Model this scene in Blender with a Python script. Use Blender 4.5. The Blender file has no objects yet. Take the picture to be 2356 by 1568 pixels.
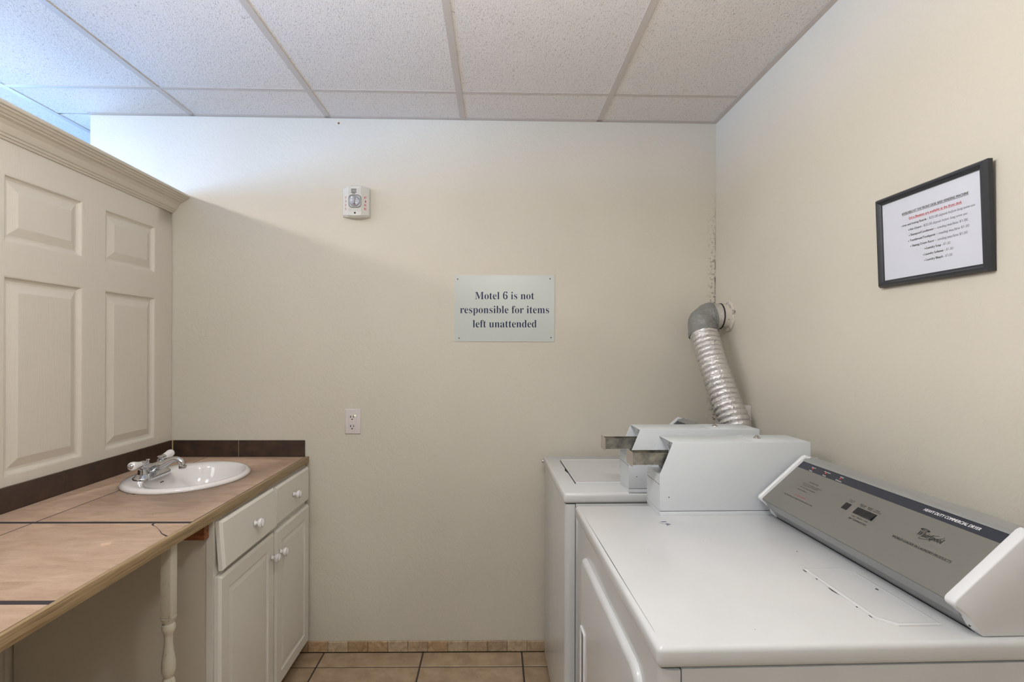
import bpy, bmesh, math, os, random
from mathutils import Matrix, Vector

random.seed(7)
SC = bpy.context.scene
COL = SC.collection
PI = math.pi

# ------------------------------------------------------------------ camera
FPX, PSI, RHO = 1170.0, 0.0124, 0.003
PPX, PPY, W, H = 1154.5, 800.0, 2356.0, 1568.0
cam = bpy.data.cameras.new('camera')
cam.sensor_width = 36.0
cam.lens = 36.0 * FPX / W
cam.shift_x = (W / 2 - PPX) / W
cam.shift_y = (PPY - H / 2) / W
cam.clip_start = 0.05
cam_o = bpy.data.objects.new('camera', cam)
COL.objects.link(cam_o)
fw = Vector((math.sin(PSI), math.cos(PSI), 0))
rt = Vector((math.cos(PSI), -math.sin(PSI), 0))
up = Vector((0, 0, 1))
r2 = rt * math.cos(RHO) + up * math.sin(RHO)
u2 = up * math.cos(RHO) - rt * math.sin(RHO)
M = Matrix((r2, u2, -fw)).transposed().to_4x4()
M.translation = Vector((0, 0, 1.368))
cam_o.matrix_world = M
SC.camera = cam_o

# ------------------------------------------------------------------ view, world, light
SC.view_settings.view_transform = 'Standard'
SC.view_settings.look = 'None'
SC.view_settings.gamma = 1.0
SC.view_settings.use_curve_mapping = False
SC.view_settings.exposure = 0.15
GLOBE = 118.0          # emission of the pendant globes nearest the machines
GLOBE_FILL = 25.0     # emission of the unseen rear globes, added as frontal fill
TROFFER = 8.0          # emission of the recessed ceiling lights
HALL_LAMP = 52.0       # strip lamp in the space behind the partition
DAY = 195.0             # daylight through the window behind the partition

world = bpy.data.worlds.new('world')
SC.world = world
world.use_nodes = True
bg = world.node_tree.nodes['Background']
bg.inputs[0].default_value = (0.45, 0.65, 1.0, 1)
bg.inputs[1].default_value = 1.2

sun = bpy.data.lights.new('hall_blue_light', 'AREA')
sun.shape = 'RECTANGLE'
sun.size, sun.size_y = 0.8, 1.9
sun.energy = DAY
sun.color = (0.26, 0.52, 1.0)
sun_o = bpy.data.objects.new('hall_blue_light', sun)
COL.objects.link(sun_o)
sun_o.location = (-4.12, 0.2, 1.72)
sun_o.rotation_euler = (0, -PI / 2, 0)

fill_day = bpy.data.lights.new('hall_blue_light', 'AREA')  # second hall light, added unseen to turn the hall ceiling bluer
fill_day.shape = 'RECTANGLE'
fill_day.size, fill_day.size_y = 0.8, 1.5
fill_day.energy = 130.0
fill_day.color = (0.26, 0.52, 1.0)
fill_day_o = bpy.data.objects.new('hall_blue_light', fill_day)
COL.objects.link(fill_day_o)
fill_day_o.location = (-4.12, 3.6, 1.5)
fill_day_o.rotation_euler = (0, -PI / 2, 0)

# ------------------------------------------------------------------ materials
def lin(c):
    f = lambda v: v / 12.92 if v <= 0.04045 else ((v + 0.055) / 1.055) ** 2.4
    return tuple(f(v / 255.0) for v in c) + (1.0,)

def mat(name, rgb, rough=0.5, metal=0.0, coat=0.0, emit=0.0, spec=0.5):
    m = bpy.data.materials.new(name)
    m.use_nodes = True
    b = m.node_tree.nodes['Principled BSDF']
    b.inputs['Base Color'].default_value = lin(rgb)
    b.inputs['Roughness'].default_value = rough
    b.inputs['Metallic'].default_value = metal
    b.inputs['Coat Weight'].default_value = coat
    b.inputs['Coat Roughness'].default_value = 0.12
    b.inputs['Specular IOR Level'].default_value = spec
    if emit:
        b.inputs['Emission Color'].default_value = lin(rgb)
        b.inputs['Emission Strength'].default_value = emit
    return m

class N:
    """small helper to wire procedural nodes on a material"""
    def __init__(s, m):
        s.m = m; s.t = m.node_tree; s.b = s.t.nodes['Principled BSDF']
        s.tc = s.t.nodes.new('ShaderNodeTexCoord')
    def new(s, kind, **kw):
        n = s.t.nodes.new(kind)
        for k, v in kw.items(): setattr(n, k, v)
        return n
    def link(s, a, b): s.t.links.new(a, b)
    def mapping(s, scale, src='Object', rot=(0, 0, 0)):
        mp = s.new('ShaderNodeMapping')
        mp.inputs['Scale'].default_value = scale
        mp.inputs['Rotation'].default_value = rot
        s.link(s.tc.outputs[src], mp.inputs['Vector'])
        return mp.outputs[0]
    def noise(s, scale=1.0, vec=None, detail=3.0, rough=0.5, dist=0.0):
        n = s.new('ShaderNodeTexNoise')
        n.inputs['Scale'].default_value = scale
        n.inputs['Detail'].default_value = detail
        n.inputs['Roughness'].default_value = rough
        n.inputs['Distortion'].default_value = dist
        s.link(vec if vec is not None else s.tc.outputs['Object'], n.inputs['Vector'])
        return n.outputs['Fac']
    def ramp(s, fac, stops):
        r = s.new('ShaderNodeValToRGB')
        e = r.color_ramp.elements
        while len(e) < len(stops): e.new(0.5)
        for i, (p, c) in enumerate(stops):
            e[i].position = p
            e[i].color = c if len(c) == 4 else tuple(c) + (1,)
        s.link(fac, r.inputs[0])
        return r.outputs[0]
    def color(s, out): s.link(out, s.b.inputs['Base Color'])
    def mix(s, fac, a, b, mode='MIX'):
        n = s.new('ShaderNodeMix', data_type='RGBA', blend_type=mode)
        for sock, v in ((n.inputs[0], fac), (n.inputs[6], a), (n.inputs[7], b)):
            if hasattr(v, 'is_output'): s.link(v, sock)
            else: sock.default_value = v
        return n.outputs[2]
    def math(s, op, a, b=None):
        n = s.new('ShaderNodeMath', operation=op)
        for i, v in enumerate((a, b)):
            if v is None: continue
            if hasattr(v, 'is_output'): s.link(v, n.inputs[i])
            else: n.inputs[i].default_value = v
        return n.outputs[0]
    def bump(s, h, strength=0.3, dist=0.002):
        n = s.new('ShaderNodeBump')
        n.inputs['Strength'].default_value = strength
        n.inputs['Distance'].default_value = dist
        s.link(h, n.inputs['Height'])
        s.link(n.outputs[0], s.b.inputs['Normal'])

def wall_mat(name, rgb, dirt=False):
    m = mat(name, rgb, 0.62)
    n = N(m)
    h1 = n.noise(95, detail=2, rough=0.55)
    h2 = n.noise(34, detail=1)
    h = n.math('ADD', h1, n.math('MULTIPLY', h2, 0.25))
    n.bump(h, 0.40, 0.0032)
    tone = n.ramp(n.noise(1.3, detail=2), [(0.35, lin(tuple(v - 4 for v in rgb))), (0.65, lin(tuple(min(255, v + 3) for v in rgb)))])
    if dirt:      # mildew specks that follow the corner beside the exhaust duct
        sp = n.new('ShaderNodeSeparateXYZ')
        n.link(n.tc.outputs['Object'], sp.inputs[0])
        speck = n.ramp(n.noise(70, detail=3, rough=0.7), [(0.52, (0, 0, 0)), (0.60, (1, 1, 1))])
        near = n.ramp(sp.outputs[0], [(0.0, (0, 0, 0)), (1.0, (1, 1, 1))])
        mr = n.new('ShaderNodeMapRange'); mr.inputs[1].default_value = 0.955; mr.inputs[2].default_value = 1.005
        n.link(sp.outputs[0], mr.inputs[0])
        mz = n.new('ShaderNodeMapRange'); mz.inputs[1].default_value = 2.1; mz.inputs[2].default_value = 1.7
        n.link(sp.outputs[2], mz.inputs[0])
        ml = n.new('ShaderNodeMapRange'); ml.inputs[1].default_value = 0.992; ml.inputs[2].default_value = 0.998
        n.link(sp.outputs[0], ml.inputs[0])
        soot = n.ramp(n.noise(28, detail=3), [(0.36, (0, 0, 0)), (0.6, (1, 1, 1))])
        f = n.math('MULTIPLY', n.math('MAXIMUM', n.math('MULTIPLY', speck, mr.outputs[0]), n.math('MULTIPLY', soot, ml.outputs[0])), mz.outputs[0])
        tone = n.mix(f, tone, lin((70, 62, 60)))
    n.color(tone)
    return m

WALL = (207, 201, 187)
M_wall = wall_mat('cream_wall_paint', WALL)
M_wall_back = wall_mat('cream_wall_paint_back', WALL, True)
M_door = mat('cream_door_paint', (211, 203, 190), 0.45)
n = N(M_door)
n.bump(n.noise(1, n.mapping((170, 170, 8)), detail=3, dist=1.6), 0.4, 0.002)
M_crown = mat('cream_trim_paint', (200, 191, 176), 0.4)

M_ctile = mat('ceiling_tile_board', (226, 219, 213), 0.9)
n = N(M_ctile)
pits = n.noise(1, n.mapping((300, 150, 300)), detail=3, rough=0.65)
fis = n.noise(1, n.mapping((120, 60, 120)), detail=2, dist=0.6)
col = n.ramp(pits, [(0.30, lin((158, 148, 142))), (0.43, lin((227, 220, 214)))])
n.color(col)
n.bump(n.math('ADD', pits, n.math('MULTIPLY', fis, 0.6)), 0.5, 0.003)
M_tbar = mat('ceiling_grid_metal', (198, 188, 180), 0.45)
M_trof = mat('light_housing_white', (230, 230, 228), 0.4)
M_diff = mat('light_diffuser', (248, 250, 244), 0.5, emit=TROFFER)
M_diff_fill = mat('light_diffuser_fill', (248, 250, 244), 0.5, emit=3.6)  # for the rear ceiling lights, added behind the camera as frontal fill
M_hall = mat('strip_lamp_diffuser', (255, 244, 240), 0.5, emit=HALL_LAMP)

M_floor = []
for k, c in enumerate([(168, 145, 118), (163, 140, 113), (172, 149, 122)]):
    m = mat('floor_tile_tan', c, 0.38)
    n = N(m)
    a = tuple(v - 14 for v in c); b = tuple(v + 8 for v in c)
    n.color(n.ramp(n.noise(14, detail=6, rough=0.7), [(0.35, lin(a)), (0.62, lin(b))]))
    n.bump(n.noise(60, detail=3), 0.08, 0.001)
    M_floor.append(m)
M_fgrout = mat('floor_grout_dark', (70, 62, 56), 0.9)
M_base = []
for c in [(176, 154, 126), (170, 143, 110), (184, 164, 136), (166, 145, 121), (180, 152, 118)]:
    m = mat('base_tile_travertine', c, 0.5)
    n = N(m)
    a = tuple(v - 22 for v in c); b = tuple(min(255, v + 14) for v in c)
    n.color(n.ramp(n.noise(38, detail=5, rough=0.65, dist=1.0), [(0.35, lin(a)), (0.65, lin(b))]))
    M_base.append(m)
M_bgrout = mat('base_tile_grout', (150, 130, 104), 0.9)

M_splash = mat('backsplash_tile_brown', (62, 47, 38), 0.34)
n = N(M_splash)
n.color(n.ramp(n.noise(26, detail=5, rough=0.6), [(0.35, lin((52, 40, 34))), (0.68, lin((74, 56, 44)))]))
M_sgrout = mat('backsplash_grout_tan', (186, 164, 118), 0.9)

M_ct = mat('counter_tile_tan', (184, 156, 134), 0.42)
n = N(M_ct)
v = n.mapping((9, 26, 9))
streak = n.noise(1, v, detail=5, rough=0.6, dist=0.8)
grain = n.noise(230, detail=2)
f = n.math('ADD', n.math('MULTIPLY', streak, 0.8), n.math('MULTIPLY', grain, 0.2))
n.color(n.ramp(f, [(0.36, lin((168, 139, 117))), (0.5, lin((184, 156, 134))), (0.66, lin((197, 171, 149)))]))
n.bump(streak, 0.1, 0.001)
M_caulk = mat('counter_caulk_dark', (52, 46, 52), 0.7)
M_oak = mat('oak_edge_strip', (166, 138, 98), 0.5)
n = N(M_oak)
g = n.noise(1, n.mapping((420, 7, 420)), detail=4, rough=0.6)
n.color(n.ramp(g, [(0.32, lin((116, 93, 63))), (0.5, lin((153, 129, 95))), (0.7, lin((176, 153, 118)))]))
n.bump(g, 0.15, 0.001)
M_cleat = mat('stained_wood_cleat', (128, 74, 38), 0.5)
n = N(M_cleat)
n.color(n.ramp(n.noise(1, n.mapping((10, 90, 90)), detail=4), [(0.3, lin((96, 52, 26))), (0.7, lin((156, 94, 52)))]))
M_cab = mat('cabinet_white_paint', (223, 219, 210), 0.38)
n = N(M_cab); n.bump(n.noise(140, detail=2), 0.05, 0.001)
M_cabside = mat('cabinet_side_laminate', (207, 199, 186), 0.5)
M_leg = mat('worn_white_leg_paint', (206, 197, 172), 0.5)
n = N(M_leg)
n.color(n.mix(n.ramp(n.noise(1, n.mapping((210, 210, 16)), detail=4, rough=0.7), [(0.60, (0, 0, 0)), (0.68, (1, 1, 1))]), lin((206, 199, 182)), lin((158, 138, 114))))
M_knob = mat('white_ceramic', (232, 228, 226), 0.15, coat=0.5)
M_ring = mat('dark_knob_ring', (70, 66, 84), 0.3)
M_dark = mat('dark_recess', (24, 23, 24), 0.8)
M_sink = mat('white_porcelain', (232, 228, 226), 0.08, coat=0.6)
M_chrome = mat('polished_chrome', (205, 206, 210), 0.09, 1.0)
M_brushed = mat('brushed_steel', (150, 148, 140), 0.34, 1.0)
n = N(M_brushed)
n.color(n.ramp(n.noise(34, detail=4), [(0.35, lin((134, 133, 129))), (0.65, lin((188, 184, 174)))]))
M_steel_pale = mat('pale_steel_plate', (200, 193, 187), 0.3, 0.8)
M_appl = mat('white_enamel', (214, 214, 215), 0.22, coat=0.35)
n = N(M_appl)
n.color(n.ramp(n.noise(3.2, detail=3), [(0.35, lin((209, 210, 211))), (0.65, lin((217, 217, 217)))]))
M_coin = mat('white_powder_coat', (212, 216, 219), 0.33)
M_plast = mat('white_plastic_cap', (230, 230, 232), 0.3)
M_seam = mat('seam_black', (30, 30, 34), 0.8)
M_panel = mat('grey_console_panel', (130, 127, 121), 0.4, 0.3)
M_lip = mat('grey_console_metal', (168, 169, 168), 0.34, 0.55)
M_stripe = mat('blue_black_stripe', (47, 51, 62), 0.35)
M_black = mat('black_button', (28, 26, 34), 0.3)
M_grey = mat('grey_rocker', (88, 86, 88), 0.4)
M_ink = mat('black_ink', (34, 33, 33), 0.6)
M_inkgrey = mat('grey_ink', (104, 104, 118), 0.6)
M_white_ink = mat('white_ink', (240, 240, 242), 0.5)
M_red = mat('red_ink', (196, 60, 62), 0.6)
M_redlamp = mat('red_indicator', (186, 70, 52), 0.3)
M_navy = mat('navy_ink', (17, 27, 72), 0.5)
M_pen = mat('blue_pen_ink', (40, 36, 98), 0.6)
M_sign = mat('pale_sign_plate', (196, 201, 196), 0.35)
M_screw = mat('dark_screw', (92, 92, 90), 0.4, 0.8)
M_frame = mat('black_frame_wood', (44, 46, 51), 0.38)
M_paper = mat('white_paper', (214, 217, 228), 0.8)
M_plate = mat('light_outlet_plastic', (214, 206, 204), 0.35)
M_strobe = mat('white_alarm_plastic', (212, 210, 204), 0.4)
M_tape = mat('grey_duct_tape', (130, 130, 127), 0.33, spec=0.7)
n = N(M_tape); n.bump(n.noise(1, n.mapping((26, 26, 46), rot=(0.5, 0.6, 0)), detail=3, dist=1.4), 0.8, 0.01)
M_foil = mat('aluminium_foil_duct', (228, 227, 228), 0.2, 0.94)
n = N(M_foil)
n.bump(n.noise(120, detail=4, rough=0.6, dist=0.7), 0.6, 0.006)
n.color(n.ramp(n.noise(30, detail=4, rough=0.7), [(0.27, lin((120, 106, 98))), (0.36, lin((230, 228, 228)))]))
M_vent = mat('dusty_white_vent', (206, 199, 188), 0.5)
n = N(M_vent)
n.color(n.ramp(n.noise(45, detail=5, rough=0.7), [(0.34, lin((96, 86, 80))), (0.45, lin((208, 201, 190)))]))
M_splint = mat('pale_wood_splinter', (226, 200, 178), 0.7)

def glass_mat(name):
    m = bpy.data.materials.new(name); m.use_nodes = True
    t = m.node_tree; t.nodes.clear()
    o = t.nodes.new('ShaderNodeOutputMaterial'); mx = t.nodes.new('ShaderNodeMixShader')
    tr = t.nodes.new('ShaderNodeBsdfTransparent'); gl = t.nodes.new('ShaderNodeBsdfGlossy')
    gl.inputs['Roughness'].default_value = 0.06
    mx.inputs[0].default_value = 0.05
    t.links.new(tr.outputs[0], mx.inputs[1])
    t.links.new(gl.outputs[0], mx.inputs[2]); t.links.new(mx.outputs[0], o.inputs[0])
    return m
M_glass = glass_mat('clear_glass')
M_lens = mat('clear_strobe_lens', (235, 235, 238), 0.04)
M_lens.node_tree.nodes['Principled BSDF'].inputs['Transmission Weight'].default_value = 0.85

# ------------------------------------------------------------------ building helpers
FRAME = {}      # object name -> matrix that takes build coordinates to the thing's own frame

def tag(o, label=None, cat=None, group=None, kind=None):
    if label: o['label'] = label
    if cat: o['category'] = cat
    if group: o['group'] = group
    if kind: o['kind'] = kind
    return o

def thing(name, label, cat, loc=(0, 0, 0), rz=0.0, group=None, local=False):
    o = bpy.data.objects.new(name, None)
    o.empty_display_size = 0.05
    COL.objects.link(o)
    o.location = loc; o.rotation_euler = (0, 0, rz)
    FRAME[o.name] = Matrix.Identity(4) if local else Matrix.Translation(-Vector(loc))
    return tag(o, label, cat, group)

def finish(me, mats, smooth=True, angle=32):
    for m in (mats if isinstance(mats, (list, tuple)) else [mats]): me.materials.append(m)
    if smooth:
        me.polygons.foreach_set('use_smooth', [True] * len(me.polygons))
        me.set_sharp_from_angle(angle=math.radians(angle))

class G:
    """bmesh collector; build(name, material, parent) links it as one mesh object"""
    def __init__(s): s.b = bmesh.new()
    def face(s, pts, mi=0):
        f = s.b.faces.new([s.b.verts.new(p) for p in pts]); f.material_index = mi; return f
    def box(s, x0, x1, y0, y1, z0, z1, bev=0.0, seg=2, mi=0, only=None):
        r = bmesh.ops.create_cube(s.b, size=1.0)
        vs = r['verts']
        for v in vs:
            v.co = Vector((x0 if v.co.x < 0 else x1, y0 if v.co.y < 0 else y1, z0 if v.co.z < 0 else z1))
        es = {e for v in vs for e in v.link_edges}
        for f in {f for v in vs for f in v.link_faces}: f.material_index = mi
        if only: es = {e for e in es if only(e)}
        if bev: bmesh.ops.bevel(s.b, geom=list(es), offset=bev, segments=seg, affect='EDGES', profile=0.5)
        return s
    def prism(s, poly, axis, a, b, bev=0.0, mi=0):
        """poly: 2-D outline in the two other axes (cyclic order x,y,z), extruded from a to b"""
        def P(p, h):
            return {'x': (h, p[0], p[1]), 'y': (p[0], h, p[1]), 'z': (p[0], p[1], h)}[axis]
        A = [s.b.verts.new(P(p, a)) for p in poly]; B = [s.b.verts.new(P(p, b)) for p in poly]
        fs = [s.b.faces.new(A[::-1]), s.b.faces.new(B)]
        k = len(poly)
        for i in range(k): fs.append(s.b.faces.new((A[i], A[(i + 1) % k], B[(i + 1) % k], B[i])))
        for f in fs: f.material_index = mi
        bmesh.ops.recalc_face_normals(s.b, faces=fs)
        if bev:
            es = {e for f in fs for e in f.edges}
            bmesh.ops.bevel(s.b, geom=list(es), offset=bev, segments=2, affect='EDGES', profile=0.5)
        return s
    def lathe(s, prof, o, d=(0, 0, 1), n=24, sx=1.0, sy=1.0, mi=None, cap=True):
        """prof: list of (radius, height) along direction d from o"""
        d = Vector(d).normalized()
        q = d.to_track_quat('Z', 'Y').to_matrix()
        rings = []
        for r, h in prof:
            ring = [s.b.verts.new(Vector(o) + q @ Vector((r * sx * math.cos(2 * PI * i / n), r * sy * math.sin(2 * PI * i / n), h))) for i in range(n)]
            rings.append(ring)
        for j in range(len(rings) - 1):
            for i in range(n):
                f = s.b.faces.new((rings[j][i], rings[j][(i + 1) % n], rings[j + 1][(i + 1) % n], rings[j + 1][i]))
                if mi: f.material_index = mi[j]
        if cap:
            s.b.faces.new(rings[0][::-1]); f = s.b.faces.new(rings[-1])
            if mi: f.material_index = mi[-1]
        return s
    def tube(s, pts, rad, n=16, cap=True, rfun=None):
        pts = [Vector(p) for p in pts]
        rad = rad if isinstance(rad, (list, tuple)) else [rad] * len(pts)
        t0 = (pts[1] - pts[0]).normalized()
        ref = t0.orthogonal().normalized()
        rings = []
        for i, p in enumerate(pts):
            t = (pts[min(i + 1, len(pts) - 1)] - pts[max(i - 1, 0)]).normalized()
            ref = (ref - t * ref.dot(t)).normalized()
            bi = t.cross(ref)
            ring = []
            for k in range(n):
                a = 2 * PI * k / n
                r = rad[i] * (rfun(i, a) if rfun else 1.0)
                ring.append(s.b.verts.new(p + ref * r * math.cos(a) + bi * r * math.sin(a)))
            rings.append(ring)
        for j in range(len(rings) - 1):
            for k in range(n):
                s.b.faces.new((rings[j][k], rings[j][(k + 1) % n], rings[j + 1][(k + 1) % n], rings[j + 1][k]))
        if cap:
            s.b.faces.new(rings[0][::-1]); s.b.faces.new(rings[-1])
        return s
    def rings(s, loops, close_last=True):
        """bridge closed loops with equal point counts, fill the last one"""
        vs = [[s.b.verts.new(p) for p in L] for L in loops]
        for a, b in zip(vs, vs[1:]):
            k = len(a)
            for i in range(k): s.b.faces.new((a[i], a[(i + 1) % k], b[(i + 1) % k], b[i]))
        if close_last: s.b.faces.new(vs[-1])
        return s
    def panel(s, P, y0, y1, z0, z1, steps):
        """rectangular moulding: steps = (inset, depth); P maps (a, b, depth) to a point"""
        loops = []
        for ins, d in steps:
            loops.append([P(y0 + ins, z0 + ins, d), P(y1 - ins, z0 + ins, d), P(y1 - ins, z1 - ins, d), P(y0 + ins, z1 - ins, d)])
        return s.rings(loops)
    def build(s, name, m, parent=None, loc=None, label=None, smooth=True, fix=False, angle=32):
        if fix: bmesh.ops.recalc_face_normals(s.b, faces=s.b.faces[:])
        me = bpy.data.meshes.new(name)
        fr = FRAME.get(parent.name) if parent else None
        if fr is not None: s.b.transform(fr)
        s.b.to_mesh(me); s.b.free()
        finish(me, m, smooth, angle)
        return place(name, me, parent, loc, label)

def _each(s, name, m, parent=None, smooth=True):
    """one object per separate piece collected so far"""
    s.b.verts.index_update(); seen = set(); out = []
    for v in s.b.verts[:]:
        if v in seen: continue
        st, isl = [v], []
        seen.add(v)
        while st:
            a = st.pop(); isl.append(a)
            for e_ in a.link_edges:
                o_ = e_.other_vert(a)
                if o_ not in seen: seen.add(o_); st.append(o_)
        ix = {a: i for i, a in enumerate(isl)}
        fs = {f for a in isl for f in a.link_faces}
        me = bpy.data.meshes.new(name)
        fr = FRAME.get(parent.name) if parent else None
        me.from_pydata([tuple(fr @ a.co) if fr is not None else tuple(a.co) for a in isl], [], [[ix[q] for q in f.verts] for f in fs])
        finish(me, m, smooth)
        out.append(place(name, me, parent))
    s.b.free()
    return out
G.each = _each

def place(name, me, parent=None, loc=None, label=None):
    o = bpy.data.objects.new(name, me)
    COL.objects.link(o)
    if parent:
        o.parent = parent
        if parent.name in FRAME: FRAME[o.name] = FRAME[parent.name]
    if loc:
        v = Vector(loc)
        if parent and parent.name in FRAME: v = FRAME[parent.name] @ v
        o.location = v
    if label: o['label'] = label
    return o

def bx(name, m, parent, x0, x1, y0, y1, z0, z1, bev=0.0, label=None, seg=2):
    return G().box(x0, x1, y0, y1, z0, z1, bev, seg).build(name, m, parent, label=label)

def struct(o): o['kind'] = 'structure'; return o

def cut(o, cutter):
    """subtract a closed mesh object once and keep the result as plain mesh"""
    md = o.modifiers.new('cut', 'BOOLEAN'); md.operation = 'DIFFERENCE'; md.object = cutter; md.solver = 'EXACT'
    dg = bpy.context.evaluated_depsgraph_get(); dg.update()
    me = bpy.data.meshes.new_from_object(o.evaluated_get(dg), depsgraph=dg)
    o.modifiers.clear()
    o.data = me

# lettering -----------------------------------------------------------
FONT = {}
def font(name):
    if name not in FONT:
        FONT[name] = None
        f = {'math': 'NotoSansMath-Regular.woff2', 'sans': 'Inter.woff2'}.get(name)
        if f:
            try:
                FONT[name] = bpy.data.fonts.load(os.path.join(bpy.utils.system_resource('DATAFILES', path='fonts'), f))
            except Exception:
                FONT[name] = None
    return FONT[name]

def serif(t, style='bold'):
    if font('math') is None: return t
    U, L, Dg = {'bold': (0x1D400, 0x1D41A, 0x1D7CE), 'bolditalic': (0x1D468, 0x1D482, None), 'italic': (0x1D434, 0x1D44E, None)}[style]
    o = ''
    for c in t:
        if 'A' <= c <= 'Z': o += chr(U + ord(c) - 65)
        elif 'a' <= c <= 'z': o += '\u210e' if (style == 'italic' and c == 'h') else chr(L + ord(c) - 97)
        elif c.isdigit() and Dg: o += chr(Dg + int(c))
        else: o += c
    return o

CAP = {}
def text_polys(body, fname, offset, res=3):
    cu = bpy.data.curves.new('t', 'FONT')
    cu.body = body; cu.size = 1.0; cu.offset = offset; cu.resolution_u = res
    f = font(fname)
    if f: cu.font = f
    o = bpy.data.objects.new('t', cu); COL.objects.link(o)
    dg = bpy.context.evaluated_depsgraph_get(); dg.update()
    me = bpy.data.meshes.new_from_object(o.evaluated_get(dg), depsgraph=dg)
    vs = [tuple(v.co)[:2] for v in me.vertices]; fs = [tuple(p.vertices) for p in me.polygons]
    bpy.data.objects.remove(o); bpy.data.meshes.remove(me); bpy.data.curves.remove(cu)
    return vs, fs

def write(g, body, p0, p1, cap, yax, fname='bfont', offset=0.0, shear=0.0, nrm=None, lift=0.0004, capchar='H'):
    """flat letters from baseline point p0 to p1, capital height cap, up direction yax"""
    p0, p1 = Vector(p0), Vector(p1)
    if (fname, capchar) not in CAP:
        v, _ = text_polys(capchar, fname, 0.0)
        CAP[(fname, capchar)] = max(q[1] for q in v) - min(q[1] for q in v)
    heavy = offset if fname == 'bfont' and offset > 0 else 0.0      # the built-in face is thickened by a doubled print
    vs, fs = text_polys(body, fname, 0.0 if heavy else offset)
    x0 = min(v[0] for v in vs); x1 = max(v[0] for v in vs)
    L = (p1 - p0).length; xa = (p1 - p0) / L
    ya = Vector(yax); ya = (ya - xa * ya.dot(xa)).normalized()
    nn = xa.cross(ya)
    sx = L / (x1 - x0); sy = cap / CAP[(fname, capchar)]
    for dx in ((-heavy * sy, heavy * sy) if heavy else (0.0,)):
        bv = [g.b.verts.new(p0 + xa * ((v[0] - x0) * sx + shear * v[1] * sy + dx) + ya * (v[1] * sy) + nn * (lift + (dx > 0) * 0.00002)) for v in vs]
        for f in fs:
            try: g.b.faces.new([bv[i] for i in f])
            except ValueError: pass

def sink(g, name, m, parent, cb=None):
    """close the builder as one lettering part and hand back a new one"""
    g.build(name, m, parent, smooth=False)
    return G()

def rule(g, p0, p1, w, yax, lift=0.0004):
    p0, p1 = Vector(p0), Vector(p1)
    xa = (p1 - p0).normalized(); ya = Vector(yax); ya = (ya - xa * ya.dot(xa)).normalized(); nn = xa.cross(ya) * lift
    g.face([p0 + nn, p1 + nn, p1 + ya * w + nn, p0 + ya * w + nn])

# ------------------------------------------------------------------ room shell
YB = 2.30                       # back wall
XL, XR = -1.452, 1.0            # partition face, right wall face
CZ = 2.395

floor = struct(bx('floor', M_fgrout, None, -4.3, 1.12, -3.3, 5.1, -0.08, -0.003))
TS = 0.4435
tx0, ty0 = -0.7645 - 9 * TS, 2.186 - 12 * TS
g0 = G().box(0.0035, TS - 0.0035, 0.0035, TS - 0.0035, -0.012, 0.0, 0.0015, 1)
me_t = bpy.data.meshes.new('tile'); g0.b.to_mesh(me_t); g0.b.free(); finish(me_t, M_floor[0])
me_ts = [me_t]
for k in (1, 2):
    c = me_t.copy(); c.materials.clear(); c.materials.append(M_floor[k]); me_ts.append(c)
for i in range(13):
    for j in range(13):
        x, y = tx0 + i * TS, ty0 + j * TS
        if y < 2.1 and x < 0.9 and x > -2.1:
            place('tile', me_ts[(i * 5 + j * 3) % 3], floor, (x, y, 0))
x = tx0
for i in range(13):             # the cut row against the back wall
    if -2.1 < x < 0.9:
        bx('tile', M_floor[(i * 2) % 3], floor, x + 0.0035, x + TS - 0.0035, 2.1895, 2.289, -0.012, 0.0, 0.0015, seg=1)
    x += TS

wall_back = struct(bx('wall_back', M_wall_back, None, -1.8172, 1.12, YB, YB + 0.12, -0.05, 2.60))
wall_right = struct(bx('wall_right', M_wall, None, XR, XR + 0.12, -3.2, YB, -0.05, 2.60))
M_front_dark = mat('dark_front_wall', (132, 120, 106), 0.7)  # unseen wall, coloured dark to dim the faces towards the camera
wall_front = struct(bx('wall_front', M_front_dark, None, -4.3, 1.12, -3.32, -3.2, -0.05, 2.60))
wall_far = struct(bx('wall_hall', M_wall, None, -4.3, 1.12, 5.0, 5.12, -0.05, 2.60))
wo = G()
wx0, wx1 = -4.32, -4.2
wo.box(wx0, wx1, -3.2, -0.8, -0.05, 2.6).box(wx0, wx1, 1.2, 2.8, -0.05, 2.6).box(wx0, wx1, 4.4, 5.0, -0.05, 2.6)
wo.box(wx0, wx1, 2.8, 4.4, -0.05, 0.95).box(wx0, wx1, 2.8, 4.4, 2.15, 2.6)
wo.box(wx0, wx1, -0.8, 1.2, -0.05, 0.95).box(wx0, wx1, -0.8, 1.2, 2.15, 2.6)
wall_outer = struct(wo.build('wall_outside', M_wall, None))
wf = G()
for a in ((-0.8, -0.75, 0.95, 2.15), (1.15, 1.2, 0.95, 2.15), (-0.75, 1.15, 0.95, 1.0), (-0.75, 1.15, 2.10, 2.15), (0.18, 0.22, 1.0, 2.10)):
    wf.box(-4.28, -4.22, a[0], a[1], a[2], a[3])
window_1 = struct(wf.build('window_1', M_trof, None))
bx('pane', M_glass, window_1, -4.252, -4.248, -0.75, 0.18, 1.0, 2.10)
bx('pane', M_glass, window_1, -4.252, -4.248, 0.22, 1.15, 1.0, 2.10)

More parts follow.
